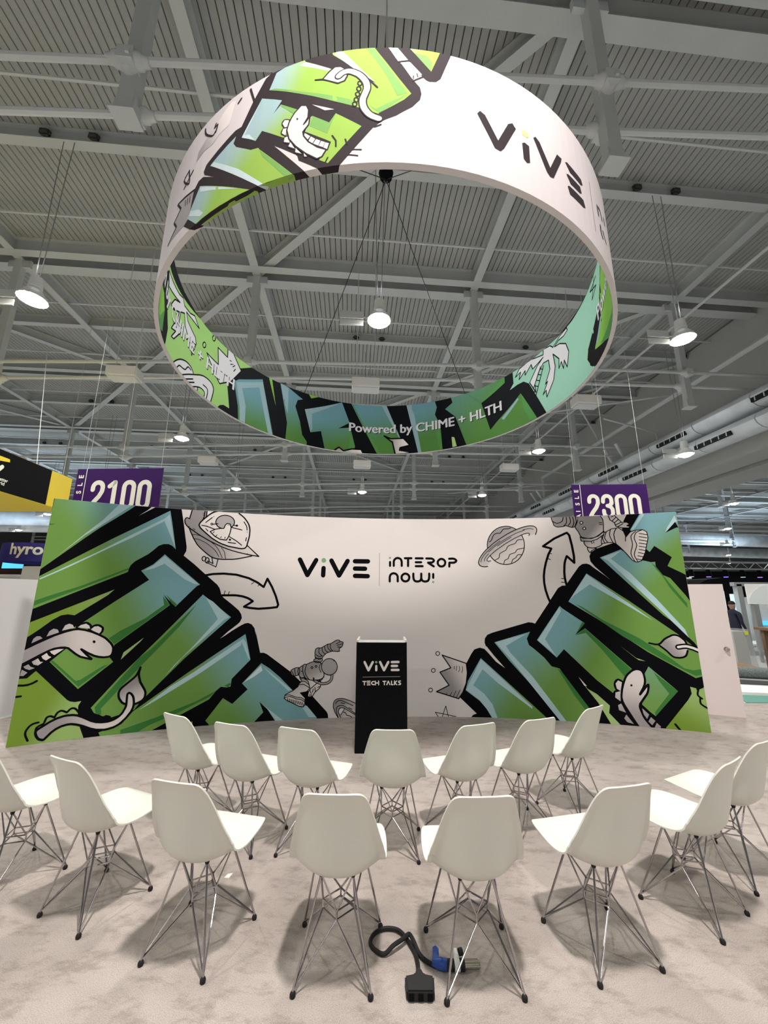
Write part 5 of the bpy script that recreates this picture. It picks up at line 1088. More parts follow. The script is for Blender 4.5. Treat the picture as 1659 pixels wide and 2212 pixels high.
# ================================================================== LECTERN
lec = empty('lectern', (-0.019, 4.80, 0), 0, 'tall black fronted lectern with white edges standing before the curved wall', 'lectern')
def lv(x, y, z): return (x + 0.019, y - 4.80, z)
LX0, LX1, LY0, LY1, LH = -0.305, 0.267, 4.600, 5.02, 1.143
b_ = MB(); t_ = 0.02
b_.box(lv((LX0 + LX1) / 2, LY0 + t_ / 2, LH / 2), (LX1 - LX0, t_, LH)); b_.box(lv(LX0 + t_ / 2, (LY0 + LY1) / 2, LH / 2 + 0.012), (t_, LY1 - LY0, LH + 0.02)); b_.box(lv(LX1 - t_ / 2, (LY0 + LY1) / 2, LH / 2 + 0.012), (t_, LY1 - LY0, LH + 0.02))
b_.build('white_carcass', M['white'], lec)
MB().box(lv((LX0 + LX1) / 2, (LY0 + LY1) / 2, LH - 0.03), (LX1 - LX0 - 0.04, LY1 - LY0 - 0.02, 0.02)).build('reading_shelf', M['white'], lec); MB().box(lv((LX0 + LX1) / 2, (LY0 + LY1) / 2, 0.5), (LX1 - LX0 - 0.04, LY1 - LY0 - 0.02, 0.02)).build('lower_shelf', M['white'], lec)
MB().box(lv((LX0 + LX1) / 2, LY0 - 0.003, LH / 2 - 0.002), (LX1 - LX0 - 0.008, 0.006, LH - 0.006)).build('front_panel', M['black'], lec)
o = build_print('logo_lettering', ART['lectern_print'], lambda x, z, off: Vector(lv(x, LY0 - 0.0062 - off, z)), lec, (-1, 1), (0, 2), strips=False); o['label'] = 'white logo and tech talks lettering with a green dot'

# ================================================================== CHAIRS
def catmull(P, n):
    out = []
    for i in range(len(P) - 1):
        a, b_, c, d = P[max(i - 1, 0)], P[i], P[i + 1], P[min(i + 2, len(P) - 1)]
        for k in range(n):
            t = k / n; out.append([0.5 * (2 * q + (-p + r) * t + (2 * p - 5 * q + 4 * r - s_) * t * t + (-p + 3 * q - 3 * r + s_) * t ** 3) for p, q, r, s_ in zip(a, b_, c, d)])
    out.append(list(P[-1])); return out
PROF = [(.264, .414, .105, -.004), (.258, .424, .150, -.002), (.238, .433, .186, .002), (.19, .434, .208, .008), (.11, .424, .222, .018), (.01, .405, .228, .034), (-.075, .398, .227, .055), (-.140, .412, .224, .078), (-.188, .455, .222, .086), (-.208, .51, .216, .078), (-.224, .58, .200, .058), (-.241, .66, .180, .040), (-.258, .73, .160, .024), (-.271, .772, .146, .012), (-.281, .796, .130, .006), (-.286, .806, .112, .003)]
def chair_shell():
    rows = catmull(PROF, 4); nx = 18; vs = []; fs = []
    for i, (y, z, w, lift) in enumerate(rows):
        a, b_ = rows[max(i - 1, 0)], rows[min(i + 1, len(rows) - 1)]
        dy, dz = b_[0] - a[0], b_[1] - a[1]; L = math.hypot(dy, dz) or 1; ny, nz = dz / L, -dy / L
        for k in range(nx + 1):
            x = -1 + 2 * k / nx; x = math.sin(x * PI / 2) * 0.5 + x * 0.5
            l = lift * min(1.0, abs(x) / 0.86) ** 2.4
            vs.append((x * w, y + ny * l, z + nz * l))
    n = nx + 1
    for i in range(len(rows) - 1):
        for k in range(nx): fs.append((i * n + k, i * n + k + 1, (i + 1) * n + k + 1, (i + 1) * n + k))
    me = bpy.data.meshes.new('seat_shell'); me.from_pydata(vs, [], fs); me.update()
    bm = bmesh.new(); bm.from_mesh(me); bmesh.ops.recalc_face_normals(bm, faces=bm.faces[:])
    bmesh.ops.solidify(bm, geom=bm.faces[:], thickness=0.007)
    bmesh.ops.recalc_face_normals(bm, faces=bm.faces[:]); bm.to_mesh(me); bm.free()
    for p in me.polygons: p.use_smooth = True
    me.set_sharp_from_angle(angle=math.radians(60))
    return me
MOUNT = {'RL': (-.074, -.092, .392), 'RR': (.074, -.092, .392), 'FL': (-.120, .050, .392), 'FR': (.120, .050, .392)}
FOOT = {'RL': (-.1646, -.1786), 'RR': (.1646, -.1786), 'FL': (-.194, .1786), 'FR': (.194, .1786)}
DIA = {'F': (0, .070), 'B': (0, -.078), 'L': (-.075, -.004), 'R': (.075, -.004)}
NEXT = {'RL': 'LB', 'RR': 'RB', 'FL': 'LF', 'FR': 'RF'}
def make_chair():
    r = empty('shell_chair')
    new_obj('seat_shell', chair_shell(), r, [M['shell']])
    fr = MB()
    for z in (.238, .206):
        P = [(*DIA[c], z) for c in 'FRBLF']; fr.tube(P, .0042, 6)
    for c in 'FRBL': fr.tube([(*DIA[c], .20), (*DIA[c], .246)], .0042, 6)
    fr.build('centre_brace', M['chrome'], r, True)
    for q in ('RL', 'RR', 'FL', 'FR'):
        m, f = Vector(MOUNT[q]), Vector((*FOOT[q], .022)); a, b_ = NEXT[q]
        mb = MB(); mb.tube([m, m.lerp(f, .5), f], .0052, 8)
        for c in (a, b_):
            d = Vector((*DIA[c], .206)); mb.tube([d, d.lerp(f, .93), f + Vector((0, 0, .004))], .0042, 6)
            mb.tube([m, (*DIA[c], .238)], .0042, 6)
        leg = mb.build('leg', M['chrome'], r, True)
        MB().lathe([(.004, .024), (.008, .021), (.0125, .013), (.0125, .005), (.010, 0.0)], 12, (f.x, f.y, 0)).build('rubber_foot', M['rubber'], leg, True)
        MB().lathe([(.011, .012), (.012, .003), (.009, -.008)], 10, m).build('rubber_mount', M['rubber'], leg, True)
    return r
POSES = [
 ('chair on wire legs, second in the front row from the left', -1.576, 2.529, -0.400, 0),
 ('chair on wire legs, third in the front row from the left', -0.898, 2.293, -0.240, 0),
 ('chair seen from behind, left of the front middle pair beside the cable loop', -0.206, 2.195, -0.025, 0),
 ('chair seen from behind, front middle, with the blue cable plug under it', 0.426, 2.181, 0.055, 0),
 ('chair on wire legs, third in the front row from the right', 1.069, 2.279, 0.222, 0),
 ('chair in side view, second in the front row from the right', 1.713, 2.526, 0.556, 0),
 ('chair on wire legs cut off by the left edge', -2.210, 2.721, -0.473, 0),
 ('chair on wire legs cut off by the right edge', 2.201, 2.834, 0.451, 0),
 ('chair at the left end of the row nearest the wall', -1.382, 3.298, -0.494, 1),
 ('chair second from the left in the row nearest the wall', -0.940, 3.118, -0.345, 1),
 ('chair in the row nearest the wall, just left of the lectern', -0.480, 3.034, -0.310, 1),
 ('chair in the row nearest the wall, straight before the lectern', 0.067, 3.032, -0.003, 1),
 ('chair in the row nearest the wall, just right of the lectern', 0.559, 3.134, 0.338, 1),
 ('chair second from the right in the row nearest the wall', 1.029, 3.260, 0.349, 1),
 ('chair at the right end of the row nearest the wall', 1.523, 3.540, 0.584, 1)]
ch0 = make_chair(); index_tree(ch0)
for i, (lab, x, y, th, row) in enumerate(POSES):
    c = ch0 if i == 0 else copy_tree(ch0)
    c.location = (x, y, 0); c.rotation_euler = (0, 0, th)
    tag(c, 'white shell ' + lab, 'chair', 'white shell chairs in the back row' if row else 'white shell chairs in the front row')

# ================================================================== AISLE SIGNS
def stadium(cx, cy, hw, hh, n=8):
    P = []
    for k in range(n + 1): t = PI * k / n; P.append((cx + hw * math.cos(t), cy + hh - hw + hw * math.sin(t)))
    for k in range(n + 1): t = PI + PI * k / n; P.append((cx + hw * math.cos(t), cy - hh + hw + hw * math.sin(t)))
    return P + [P[0]]
W_DIG = 0.114
def digit(ch, x, cy=0.0):
    s = []
    if ch == '0': s = [stadium(x, cy, 0.122, 0.326)]
    if ch == '1': s = [[(x + 0.03, cy + 0.326), (x + 0.03, cy - 0.33)], [(x + 0.02, cy + 0.326), (x - 0.10, cy + 0.225)]]
    if ch == '2':
        s = [[(x - 0.125, cy + 0.14)] + [(x + 0.125 * math.cos(t), cy + 0.20 + 0.126 * math.sin(t)) for t in [PI - PI * k / 8 for k in range(9)]] + [(x + 0.12, cy + 0.10), (x + 0.06, cy - 0.03), (x - 0.05, cy - 0.17), (x - 0.12, cy - 0.28), (x - 0.12, cy - 0.326), (x + 0.135, cy - 0.326)]]
    if ch == '3':
        s = [[(x - 0.125, cy + 0.14)] + [(x + 0.12 * math.cos(t), cy + 0.20 + 0.126 * math.sin(t)) for t in [PI - PI * k / 8 for k in range(9)]] + [(x + 0.12, cy + 0.10), (x + 0.06, cy + 0.03), (x - 0.01, cy + 0.02)], [(x - 0.01, cy + 0.02), (x + 0.08, cy - 0.01), (x + 0.127, cy - 0.09)] + [(x + 0.127 * math.cos(t), cy - 0.20 + 0.126 * math.sin(t)) for t in [-PI * k / 8 for k in range(9)]] + [(x - 0.127, cy - 0.13)]]
    return s
PM['z'] = M['digit']
def aisle_sign(number, loc, rz, label, W, zwire):
    r = empty('aisle_sign', loc, rz, label, 'sign', 'hanging purple aisle signs'); H = W * 0.62
    MB().box((0, 0.012, 0), (W, 0.024, H)).build('board', M['purple'], r)
    k = W / 2.2; shapes = []
    for i, ch in enumerate(number):
        for s in digit(ch, (-0.50 + i * 0.398)): shapes.append((1, 'z', 's', W_DIG * k, [(a * k, b_ * k) for a, b_ in s], None))
    build_print('number_print', shapes, lambda x, z, off: Vector((x, -off, z)), r, (-W / 2, W / 2), (-H / 2, H / 2), strips=False, step=0.002)
    shapes = [(1, 'z', 's', 0.018, [(-W / 2 + 0.245 * k, -H / 2), (-W / 2 + 0.245 * k, H / 2)], None)]
    for i, ch in enumerate('AISLE'):
        shapes.append(place_text(text_shape(ch, 0.17 * k, 0.006), 1, 'z', -W / 2 + 0.18 * k, (-0.36 + i * 0.20) * k, PI / 2))
    build_print('aisle_print', shapes, lambda x, z, off: Vector((x, -off, z)), r, (-W / 2, W / 2), (-H / 2, H / 2), strips=False, step=0.002)
    for x in (-0.45, 0.0, 0.47): MB().tube([(x * W, 0.012, H / 2), (x * W, 0.012, zwire - loc[2])], 0.0035, 5).build('hanging_wire', M['steel2'], r)
    return r
aisle_sign('2100', (-6.47, 9.0, 4.685 - 0.67), math.radians(-3), 'purple aisle sign 2100 above the left end of the curved wall', 2.17, ZD)
aisle_sign('2300', (6.68, 11.0, 4.94 - 0.67), math.radians(-3), 'purple aisle sign 2300 above the right end of the curved wall', 2.17, ZD)

# ================================================================== YELLOW AND BLACK TRIANGLE SIGN
EU, EZ0, EZ1 = -8.94, 4.2, 5.255
es = empty('triangle_sign', hall(EU, 9.5, EZ0), 0, 'big yellow and black triangular hanging sign at the left edge', 'sign')
eo = es.location
A_, B_, C_ = hall(EU, 12.49, 0), hall(EU, 6.5, 0), hall(-14.8, 13.2, 0)
mb = MB(); mb.prism([p + Vector((0, 0, EZ0)) - eo for p in (A_, B_, C_)], (0, 0, EZ1 - EZ0)); mb.build('yellow_frame', M['yellow'], es)
sm = lambda v, z, off: hall(EU + off, v, z) - eo
PM['Y'] = M['yellow']; PM['K'] = M['black']
build_print('black_face', [(1, 'K', 'f', 0, [(6.5, EZ0 + 0.01), (11.64, EZ0 + 0.01), (11.64, EZ1 - 0.005), (6.5, EZ1 - 0.005)], None)], sm, es, (6.5, 13), (EZ0, EZ1), strips=False, step=0.002)
shp = [(2, 'Y', 'f', 0, [(8.6, 4.70), (10.25, 5.01), (10.23, 5.085), (8.6, 5.06)], None), (2, 'z', 's', 0.10, [(9.72, 4.80), (9.82, 4.58)], None), (2, 'z', 's', 0.10, [(10.07, 4.83), (9.82, 4.50), (9.82, 4.38)], None)]
shp.append(place_text(text_shape('better', 0.12, 0.002, fit=0.29), 2, 'z', 10.02, 4.475)); shp.append(place_text(text_shape('world', 0.12, 0.002, fit=0.33), 2, 'z', 9.90, 4.375))
build_print('sign_lettering', shp, sm, es, (6.5, 13), (EZ0, EZ1), strips=False, step=0.002)
for p in (hall(EU - 0.1, 11.2, 0), hall(EU - 0.1, 8.0, 0), hall(-13.6, 12.6, 0)): MB().tube([p + Vector((0, 0, EZ1)) - eo, p + Vector((-0.6, 0.2, 9.0)) - eo], 0.008, 5).build('hanging_wire', M['steel2'], es)

# ================================================================== ROUND NAVY SIGN (far left)
hs = empty('round_sign', (-13.35, 15.3, 2.86), 0, 'round navy hanging sign with white lettering at far left', 'sign')
mb = MB(); mb.lathe([(1.30, 0.14), (1.35, 0.0), (1.35, 0.66), (1.30, 0.66)], 48); mb.build('drum', M['navy'], hs, True)
def drum_map(s, z, off): t = s / 1.35; return Vector(((1.35 + off) * math.sin(t), -(1.35 + off) * math.cos(t), z))
shp = [place_text(text_shape('hyro', 0.56, 0.016, fit=1.05), 1, 'z', -0.22, 0.24)]
PM['C'] = M['coral']; cx_, cz_ = 0.90, 0.54; shp.append((1, 'C', 'f', 0, [(cx_ + (0.07 if q % 2 == 0 else 0.022) * math.cos(q * PI / 4), cz_ + (0.07 if q % 2 == 0 else 0.022) * math.sin(q * PI / 4)) for q in range(8)], None))
build_print('drum_lettering', shp, drum_map, hs, (-2, 2.6), (0, 0.66), step=0.003)
MB().tube([(0, 0, 0.6), (0, 0, ZF - 2.9)], 0.01, 5).tube([(1.0, 0, 0.6), (1.0, 0, ZF - 2.9)], 0.01, 5).build('hanging_wire', M['steel2'], hs)
cm_ = empty('booth_column', (-12.4, 14.3, 0), 0, 'pale grey booth column under the round navy sign', 'column'); MB().box((0, 0, 1.33), (1.35, 0.5, 2.66)).build('shaft', M['closet2'], cm_); MB().box((0, 0, 0.06), (1.45, 0.6, 0.12)).build('plinth', M['white'], cm_)
sc_ = empty('glowing_display', (-15.45, 16.2, 2.86), 0, 'cyan glowing display behind the wall at the left edge', 'screen')
MB().box((0, 0, 0), (0.95, 0.1, 0.34)).build('bezel', M['black'], sc_); MB().box((0, -0.055, 0), (0.88, 0.02, 0.28)).build('screen', M['cyan'], sc_); MB().box((0, 0.1, -1.5), (0.12, 0.12, 2.7)).build('stand', M['alu'], sc_)
bd_ = empty('booth_fascia', (-14.75, 15.1, 0), 0, 'dark maroon booth fascia with a white lower edge at the left edge', 'fascia'); MB().box((0, 0, 2.52), (1.5, 0.3, 0.22)).build('board', M['maroon'], bd_); MB().box((0, -0.02, 2.37), (1.5, 0.34, 0.08)).build('edge_strip', M['white'], bd_); MB().box((0, 0.1, 1.165), (1.3, 0.1, 2.33)).build('counter_front', M['closet2'], bd_)

# ================================================================== STORE CLOSET BEHIND THE WALL (both ends show)
def panel(name, a, b_, h, m, label, cat, t=0.05):
    a, b_ = Vector((*a, 0)), Vector((*b_, 0)); d = (b_ - a); L = d.length; rz = math.atan2(d.y, d.x)
    r = empty(name, a, rz, label, cat); MB().box((L / 2, t / 2, h / 2), (L, t, h)).build('panel', M[m], r); return r, L
r, L = panel('closet_wall', (-5.36, 5.20), (-4.98, 6.45), 1.87, 'closet2', 'plain white partition wall behind the left end of the curved wall', 'partition')
MB().box((L / 2, -0.012, 0.01), (L, 0.024, 0.02)).build('floor_strip', M['white'], r)
r, L = panel('closet_door', (4.30, 6.285), (5.135, 5.925), 1.86, 'closet', 'pinkish white closet door with a round knob behind the right end of the wall', 'door')
MB().box((0.36, -0.02, 0.93), (0.055, 0.04, 1.86)).build('door_stile', M['closet'], r)
kb = MB(); kb.tube([(L - 0.09, 0, 0.92), (L - 0.09, -0.03, 0.92), (L - 0.09, -0.045, 0.92), (L - 0.09, -0.075, 0.92)], .02, 12, radii=[.016, .012, .030, .018]); kb.build('door_knob', M['knob'], r, True)
MB().tube([(L - 0.09, 0.004, 0.92), (L - 0.09, -0.008, 0.92)], .032, 14).build('knob_plate', M['knob'], r, True)

# ================================================================== THINGS ON THE FLOOR IN FRONT
cb = empty('power_cable', (0.12, 2.22, 0), 0, 'black looped power cable with a multi socket block lying between the front chairs', 'cable')
def cl_(x, y, z=0.011): return (x - 0.12, y - 2.22, z)
loop = [(0.163, 2.115), (0.165, 2.165), (0.155, 2.22), (0.125, 2.285), (0.09, 2.335), (0.045, 2.352), (-0.005, 2.345), (-0.045, 2.31), (-0.055, 2.265), (-0.03, 2.228), (0.012, 2.210), (0.055, 2.228), (0.10, 2.262), (0.132, 2.29), (0.150, 2.262), (0.175, 2.215), (0.205, 2.175), (0.245, 2.150)]
L3 = catmull([(*p, 0.011 + (0.02 if 11 <= i <= 14 else 0)) for i, p in enumerate(loop)], 5)
MB().tube([cl_(*p) for p in L3], 0.0095, 8).build('cord', M['rubber'], cb, True)
pb = MB(); pb.prism([cl_(*p, 0.0) for p in ((0.105, 2.000), (0.222, 2.000), (0.228, 2.072), (0.185, 2.082), (0.172, 2.112), (0.156, 2.112), (0.146, 2.082), (0.100, 2.072))], (0, 0, 0.040)); bevel_obj(pb.build('socket_block', M['rubber'], cb), 0.006)
for q in range(3): MB().box(cl_(0.125 + q * 0.039, 2.0, 0.020), (0.022, 0.006, 0.026)).build('socket_cover', M['black'], cb)
cn = empty('cable_connector', (0.30, 2.15, 0), 0, 'blue and black cable connector with a steel tip under the front right middle chair', 'connector')
def cx2(x, y, z=0.022): return (x - 0.30, y - 2.15, z)
k_ = MB(); k_.tube([cx2(0.232, 2.157), cx2(0.262, 2.147), cx2(0.296, 2.142)], .02, 10, radii=[.014, .022, .022]); k_.prism([cx2(0.236, 2.155, 0.0), cx2(0.262, 2.160, 0.0), cx2(0.268, 2.215, 0.0), cx2(0.256, 2.232, 0.0), cx2(0.240, 2.222, 0.0)], (0, 0, 0.03)); k_.build('blue_shell', M['blue'], cn, True)
MB().tube([cx2(0.292, 2.142), cx2(0.330, 2.142)], .021, 12).build('black_collar', M['rubber'], cn, True); MB().tube([cx2(0.328, 2.142), cx2(0.352, 2.143)], .023, 12).tube([cx2(0.340, 2.150, 0.045), cx2(0.340, 2.185, 0.042)], .012, 10).build('white_band', M['white'], cn, True); MB().tube([cx2(0.352, 2.143), cx2(0.375, 2.144)], .022, 12).tube([cx2(0.356, 2.175, 0.045), cx2(0.372, 2.180, 0.045)], .014, 10).build('black_cap', M['rubber'], cn, True)
MB().tube([cx2(0.374, 2.144, 0.020), cx2(0.445, 2.150, 0.018)], .014, 10).tube([cx2(0.372, 2.168, 0.018), cx2(0.440, 2.172, 0.016)], .008, 8).build('steel_tip', M['brass'], cn, True)
pp = MB().add([(-0.02, -0.012, 0.001), (0.012, -0.018, 0.004), (0.022, 0.014, 0.010), (-0.010, 0.016, 0.003), (-0.02, -0.012, 0.0), (0.012, -0.018, 0.0), (0.022, 0.014, 0.0), (-0.010, 0.016, 0.0)], [(0, 1, 2, 3), (7, 6, 5, 4), (0, 4, 5, 1), (1, 5, 6, 2), (2, 6, 7, 3), (3, 7, 4, 0)]).build('paper_scrap', M['paper']); pp.location = (-0.927, 2.735, 0); tag(pp, 'tiny torn scrap of white paper on the carpet between the chairs', 'paper')

# ================================================================== NEIGHBOURING STANDS, RIGHT EDGE
FLZ = -0.012
rl = MB(); rl.tube([(7.2, 9.0, 0.10), (10.2, 7.98, 0.10)], 0.11, 20); rl.tube([(7.19, 9.003, 0.10), (7.185, 9.005, 0.10)], 0.05, 12); rl = rl.build('carpet_roll', M['roll'], None, True); tag(rl, 'thick grey rolled up carpet lying on the floor behind the closet door', 'carpet roll')
mb = MB(); random.seed(3); n = 12
for i in range(n + 1):
    for k in range(4): mb.v.append((7.75 + i * 0.17, 9.26 - i * 0.056 + k * 0.13, 0.02 + (0.17 + 0.08 * math.sin(i * 0.9)) * (1 - abs(k - 1.5) / 2.2) + random.uniform(-.02, .02)))
for i in range(n):
    for k in range(3): mb.f.append((i * 4 + k, i * 4 + k + 1, i * 4 + 5 + k, i * 4 + 4 + k))
me = mb.mesh('kraft_sheet'); bm = bmesh.new(); bm.from_mesh(me); bmesh.ops.solidify(bm, geom=bm.faces[:], thickness=0.02); bm.to_mesh(me); bm.free(); tag(new_obj('kraft_sheet', me, None, [M['kraft']]), 'crumpled brown kraft paper on the floor behind the carpet roll', 'paper')
for nm, pts, m, lab in (('carpet_offcut', [(6.35, 7.50), (9.0, 7.02), (9.2, 7.45), (6.9, 8.10)], 'paper', 'white cut sheet on the floor by the closet door'), ('carpet_offcut', [(5.9, 6.76), (8.4, 6.76), (8.6, 6.90), (6.2, 7.28)], 'teal', 'teal green carpet offcut on the floor right of the closet door'), ('carpet_offcut', [(6.9, 8.25), (9.5, 7.55), (9.75, 7.75), (7.05, 8.72)], 'darkmat', 'dark grey carpet strip in front of the carpet roll')):
    o = MB().prism([(x, y, FLZ) for x, y in pts], (0, 0, 0.012)).build(nm, M[m]); tag(o, lab, 'carpet')
bx = empty('wrapped_crate', (8.62, 9.95, FLZ), math.radians(8), 'grey crate wrapped in clear plastic film with a yellow tag behind the closet door', 'crate')
MB().box((0, 0, 0.45), (0.36, 0.40, 0.86)).build('crate_body', M['bulk'], bx)
fb = MB(); fb.prism([(-0.22, -0.24, 0.01), (0.34, -0.24, 0.01), (0.23, -0.22, 0.93), (-0.22, -0.22, 0.95)], (0, 0.46, 0)); fb.build('plastic_film', M['film'], bx); MB().box((0.15, -0.245, 0.84), (0.10, 0.01, 0.09)).build('yellow_tag', M['tag'], bx)
def far_stand(name, loc, rz, label, cat): return empty(name, loc, rz, label, cat)
fs_ = far_stand('stand_frame', (11.2, 12.4, FLZ), 0, 'open aluminium booth frame with pale screen behind the closet door', 'booth')
for x in (0.0, 0.42, 2.3, 2.75): MB().box((x, 0, 1.05), (0.16, 0.16, 2.1)).build('post', M['alu'], fs_)
MB().box((1.3, 0, 2.1), (2.9, 0.16, 0.12)).build('top_rail', M['alu'], fs_); MB().box((1.4, 0.0, 0.06), (3.2, 0.5, 0.12)).build('base_rail', M['alu'], fs_)
MB().box((-0.35, 0.6, 1.45), (0.8, 0.06, 0.9)).build('screen', M['screen'], fs_); MB().box((0.22, 0.5, 0.95), (0.10, 0.05, 1.7)).build('light_strip', M['screen'], fs_)
MB().box((1.5, 0.9, 1.0), (1.1, 0.06, 1.4)).build('white_graphic', M['scallop'], fs_); MB().box((1.05, -0.1, 1.32), (0.5, 0.10, 0.36)).build('beige_box', M['closet2'], fs_)
MB().box((1.5, 0.80, 0.86), (0.45, 0.08, 0.12)).build('blue_light', M['cyan'], fs_); MB().box((1.75, 0.80, 0.45), (0.16, 0.08, 0.22)).build('blue_light', M['cyan'], fs_); MB().box((1.55, 0.6, 0.42), (0.5, 0.4, 0.4)).build('equipment_case', M['black'], fs_)
sp_ = far_stand('scalloped_sign', (10.0, 10.8, 1.50), math.radians(-12), 'white sign with scalloped rounded leaves at the right edge', 'sign')
for q in range(3):
    P = [(q * 0.62, 0)] + [(q * 0.62 + 0.6 * (1 - math.cos(t)) , 0.52 * math.sin(t)) for t in [PI / 2 * k / 6 for k in range(7)]] + [(q * 0.62 + 0.62, 0)]
    MB().prism([(x, -0.02 * q, z) for x, z in P], (0, 0.015, 0)).build('leaf_panel', M['scallop'], sp_)
MB().box((0.95, 0.04, 0.27), (1.9, 0.03, 0.54)).build('back_panel', M['white'], sp_)
for x in (0.1, 1.8): MB().box((x, 0.08, -0.50), (0.06, 0.06, 2.02)).build('post', M['alu'], sp_)
tb = far_stand('wooden_table', (9.35, 9.6, FLZ), 0, 'brown wooden table at the right edge', 'table')
MB().box((0.6, 0, 0.94), (1.5, 0.7, 0.06)).build('tabletop', M['wood'], tb)
for x in (0.0, 1.2):
    for y in (-0.25, 0.25): MB().box((x, y, 0.46), (0.10, 0.08, 0.92)).build('leg', M['wood'], tb)
cn_ = far_stand('black_canopy', (11.6, 14.6, FLZ), 0, 'low black curved canopy over the neighbouring stand at right', 'canopy')
P = [(0, 1.72), (5.5, 1.72), (5.5, 2.42), (1.1, 2.42), (0.55, 2.36), (0.2, 2.2), (0.03, 1.98)]
MB().prism([(x, 0, z) for x, z in P], (0, 3.0, 0)).build('shell', M['black'], cn_)
for x in (0.4, 4.8): MB().box((x, 1.5, 0.86), (0.12, 0.12, 1.72)).build('post', M['black'], cn_)
MB().tube([(-0.55, 0.6, 1.7), (-0.5, 0.6, 2.15), (-0.2, 0.6, 2.38), (0.4, 0.6, 2.42)], 0.035, 8).tube([(-0.1, 0.6, 0), (-0.1, 0.6, 2.4)], 0.04, 8).build('white_hoop', M['white'], cn_, True)
tr = far_stand('lighting_truss', (17.5, 24.0, 3.45), math.radians(4), 'dark stage lighting truss with violet lamps at far right', 'truss')
t_ = MB()
for z in (0, 0.42):
    for y in (0, 0.42): t_.tube([(-2, y, z), (14, y, z)], 0.035, 6)
for i in range(32): t_.tube([(-2 + i * 0.5, 0, 0 if i % 2 else 0.42), (-1.5 + i * 0.5, 0, 0.42 if i % 2 else 0)], 0.02, 5)
t_.build('truss_chords', M['alu'], tr)
for i in range(12):
    x = -1.7 + i * 1.15; h = MB(); h.lathe([(0.10, 0.0), (0.14, -0.12), (0.16, -0.42), (0.10, -0.44)], 10, (x, 0.2, -0.05)); ho_ = h.build('stage_lamp', M['black'], tr, True)
    MB().lathe([(0.12, -0.452), (0.12, -0.49)], 10, (x, 0.2, -0.02)).build('lamp_face', M['violet'] if i % 3 else M['screen'], ho_)
MB().tube([(0, 0.2, 0.4), (0, 0.2, 9.6)], 0.015, 5).tube([(10, 0.2, 0.4), (10, 0.2, 9.6)], 0.015, 5).build('hanging_wire', M['steel2'], tr)
dr = MB().box((22, 27.5, 1.75), (24, 0.3, 3.5)).build('black_drape', M['black']); tag(dr, 'long black drape under the stage lighting truss at far right', 'drape')
# violet stage wash on the far roof steel
for loc, e in ((hall(30, 40, 4.2), 6000), (hall(46, 60, 4.2), 9000)):
    ld = bpy.data.lights.new('stage_wash', 'SPOT'); ld.energy = e; ld.color = (0.25, 0.22, 1.0); ld.spot_size = math.radians(70); ld.spot_blend = 0.6; ld.shadow_soft_size = 0.2
    lo = bpy.data.objects.new('stage_wash', ld); COL.objects.link(lo); lo.location = loc; lo.rotation_euler = (PI, 0, 0)

for loc, e in ((hall(-34, 36, 3.8), 2600), (hall(-24, 40, 3.8), 1800), (hall(34, 30, 3.8), 3000), (hall(56, 50, 3.8), 5000)):  # added upward spots, cool fill standing in for daylight on the far ducts
    ld = bpy.data.lights.new('cool_fill_spot', 'SPOT'); ld.energy = e; ld.color = (0.62, 0.82, 1.0); ld.spot_size = math.radians(120); ld.spot_blend = 0.8; ld.shadow_soft_size = 0.4
    lo = bpy.data.objects.new('cool_fill_spot', ld); COL.objects.link(lo); lo.location = loc; lo.rotation_euler = (PI, 0, 0)

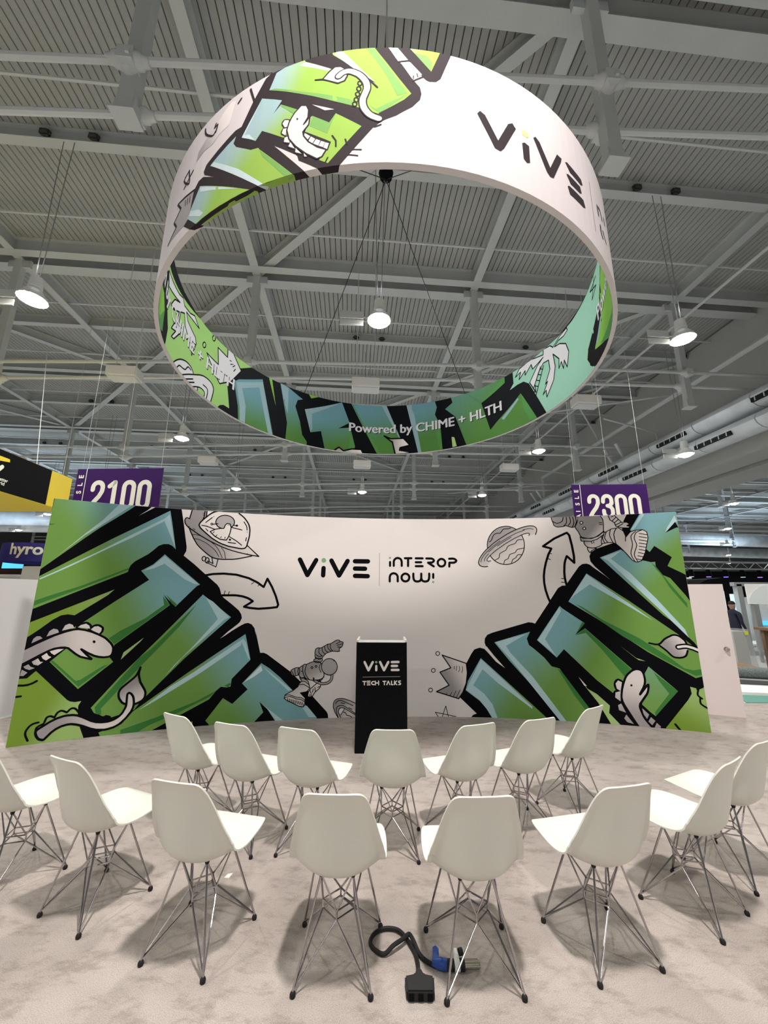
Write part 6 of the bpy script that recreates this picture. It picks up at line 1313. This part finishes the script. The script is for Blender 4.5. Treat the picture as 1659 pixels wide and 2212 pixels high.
# ------------------------------------------------------------------ bystander
def person():
    r = empty('person', (9.9, 11.25, FLZ), math.radians(100), 'person in dark clothes and cap standing behind the closet door', 'person')
    J = {'pelvis': (0, 0, .82), 'chest': (0, .01, 1.08), 'neck': (0, 0, 1.30), 'head0': (0, -.01, 1.38), 'hipL': (-.085, 0, .80), 'kneeL': (-.09, -.02, .44), 'ankL': (-.09, .02, .07), 'toeL': (-.10, -.12, .03), 'hipR': (.085, 0, .80), 'kneeR': (.09, -.02, .44), 'ankR': (.09, .02, .07), 'toeR': (.10, -.12, .03),
         'shL': (-.165, 0, 1.25), 'elL': (-.21, .02, 1.0), 'wrL': (-.20, -.10, .80), 'shR': (.165, 0, 1.25), 'elR': (.21, .02, 1.0), 'wrR': (.20, -.10, .80)}
    E_ = [('pelvis', 'chest'), ('chest', 'neck'), ('neck', 'head0'), ('pelvis', 'hipL'), ('hipL', 'kneeL'), ('kneeL', 'ankL'), ('ankL', 'toeL'), ('pelvis', 'hipR'), ('hipR', 'kneeR'), ('kneeR', 'ankR'), ('ankR', 'toeR'), ('neck', 'shL'), ('shL', 'elL'), ('elL', 'wrL'), ('neck', 'shR'), ('shR', 'elR'), ('elR', 'wrR')]
    RAD = {'pelvis': .135, 'chest': .15, 'neck': .065, 'head0': .05, 'hip': .095, 'knee': .06, 'ank': .042, 'toe': .04, 'sh': .07, 'el': .045, 'wr': .032}
    names = list(J)
    me = bpy.data.meshes.new('body'); me.from_pydata([J[k] for k in names], [(names.index(a), names.index(b_)) for a, b_ in E_], [])
    ob = new_obj('body', me, r); md = ob.modifiers.new('skin', 'SKIN')
    if not me.skin_vertices: me.attributes.new('skin_tmp', 'FLOAT', 'POINT')
    for i, k in enumerate(names):
        rad = RAD.get(k, RAD.get(k[:-1], .05)); me.skin_vertices[0].data[i].radius = (rad, rad * .8); me.skin_vertices[0].data[i].use_root = (k == 'pelvis')
    ob.modifiers.new('sub', 'SUBSURF').levels = 1; ob.modifiers['sub'].render_levels = 2
    dg = bpy.context.evaluated_depsgraph_get(); m2 = bpy.data.meshes.new_from_object(ob.evaluated_get(dg)); ob.modifiers.clear(); ob.data = m2; bpy.data.meshes.remove(me)
    m2.materials.clear(); m2.materials.append(M['cloth'])
    for p in m2.polygons: p.use_smooth = True
    h = MB(); h.lathe([(.02, -.12), (.055, -.105), (.074, -.04), (.078, .02), (.066, .08), (.03, .112), (.01, .116)], 14, (0, -.015, 1.47)); h.tube([(0, -.085, 1.455), (0, -.105, 1.445)], .014, 6)
    for s_ in (-1, 1): h.tube([(s_ * .076, 0, 1.49), (s_ * .082, .01, 1.45)], .012, 6)
    h.build('head', M['skin'], r, True); c = MB(); c.lathe([(.082, .025), (.082, .06), (.06, .105), (.02, .125)], 14, (0, -.012, 1.47)); c.build('cap', M['hair'], r, True)
    for s_ in (-1, 1):
        hd = MB(); hd.tube([(s_ * .20, -.10, .80), (s_ * .20, -.125, .74), (s_ * .20, -.14, .70)], .03, 8, radii=[.028, .036, .03])
        for q in range(4): hd.tube([(s_ * .20, -.12 - q * .012 + .01, .71), (s_ * .195, -.135 - q * .011 + .01, .655 + abs(q - 1.4) * .007)], .008, 6)
        hd.tube([(s_ * .19, -.13, .75), (s_ * .17, -.165, .71)], .009, 6); hd.build('hand', M['skin'], r, True)
    MB().box((.07, -.125, 1.02), (.05, .01, .06)).build('badge', M['white'], r)
person()
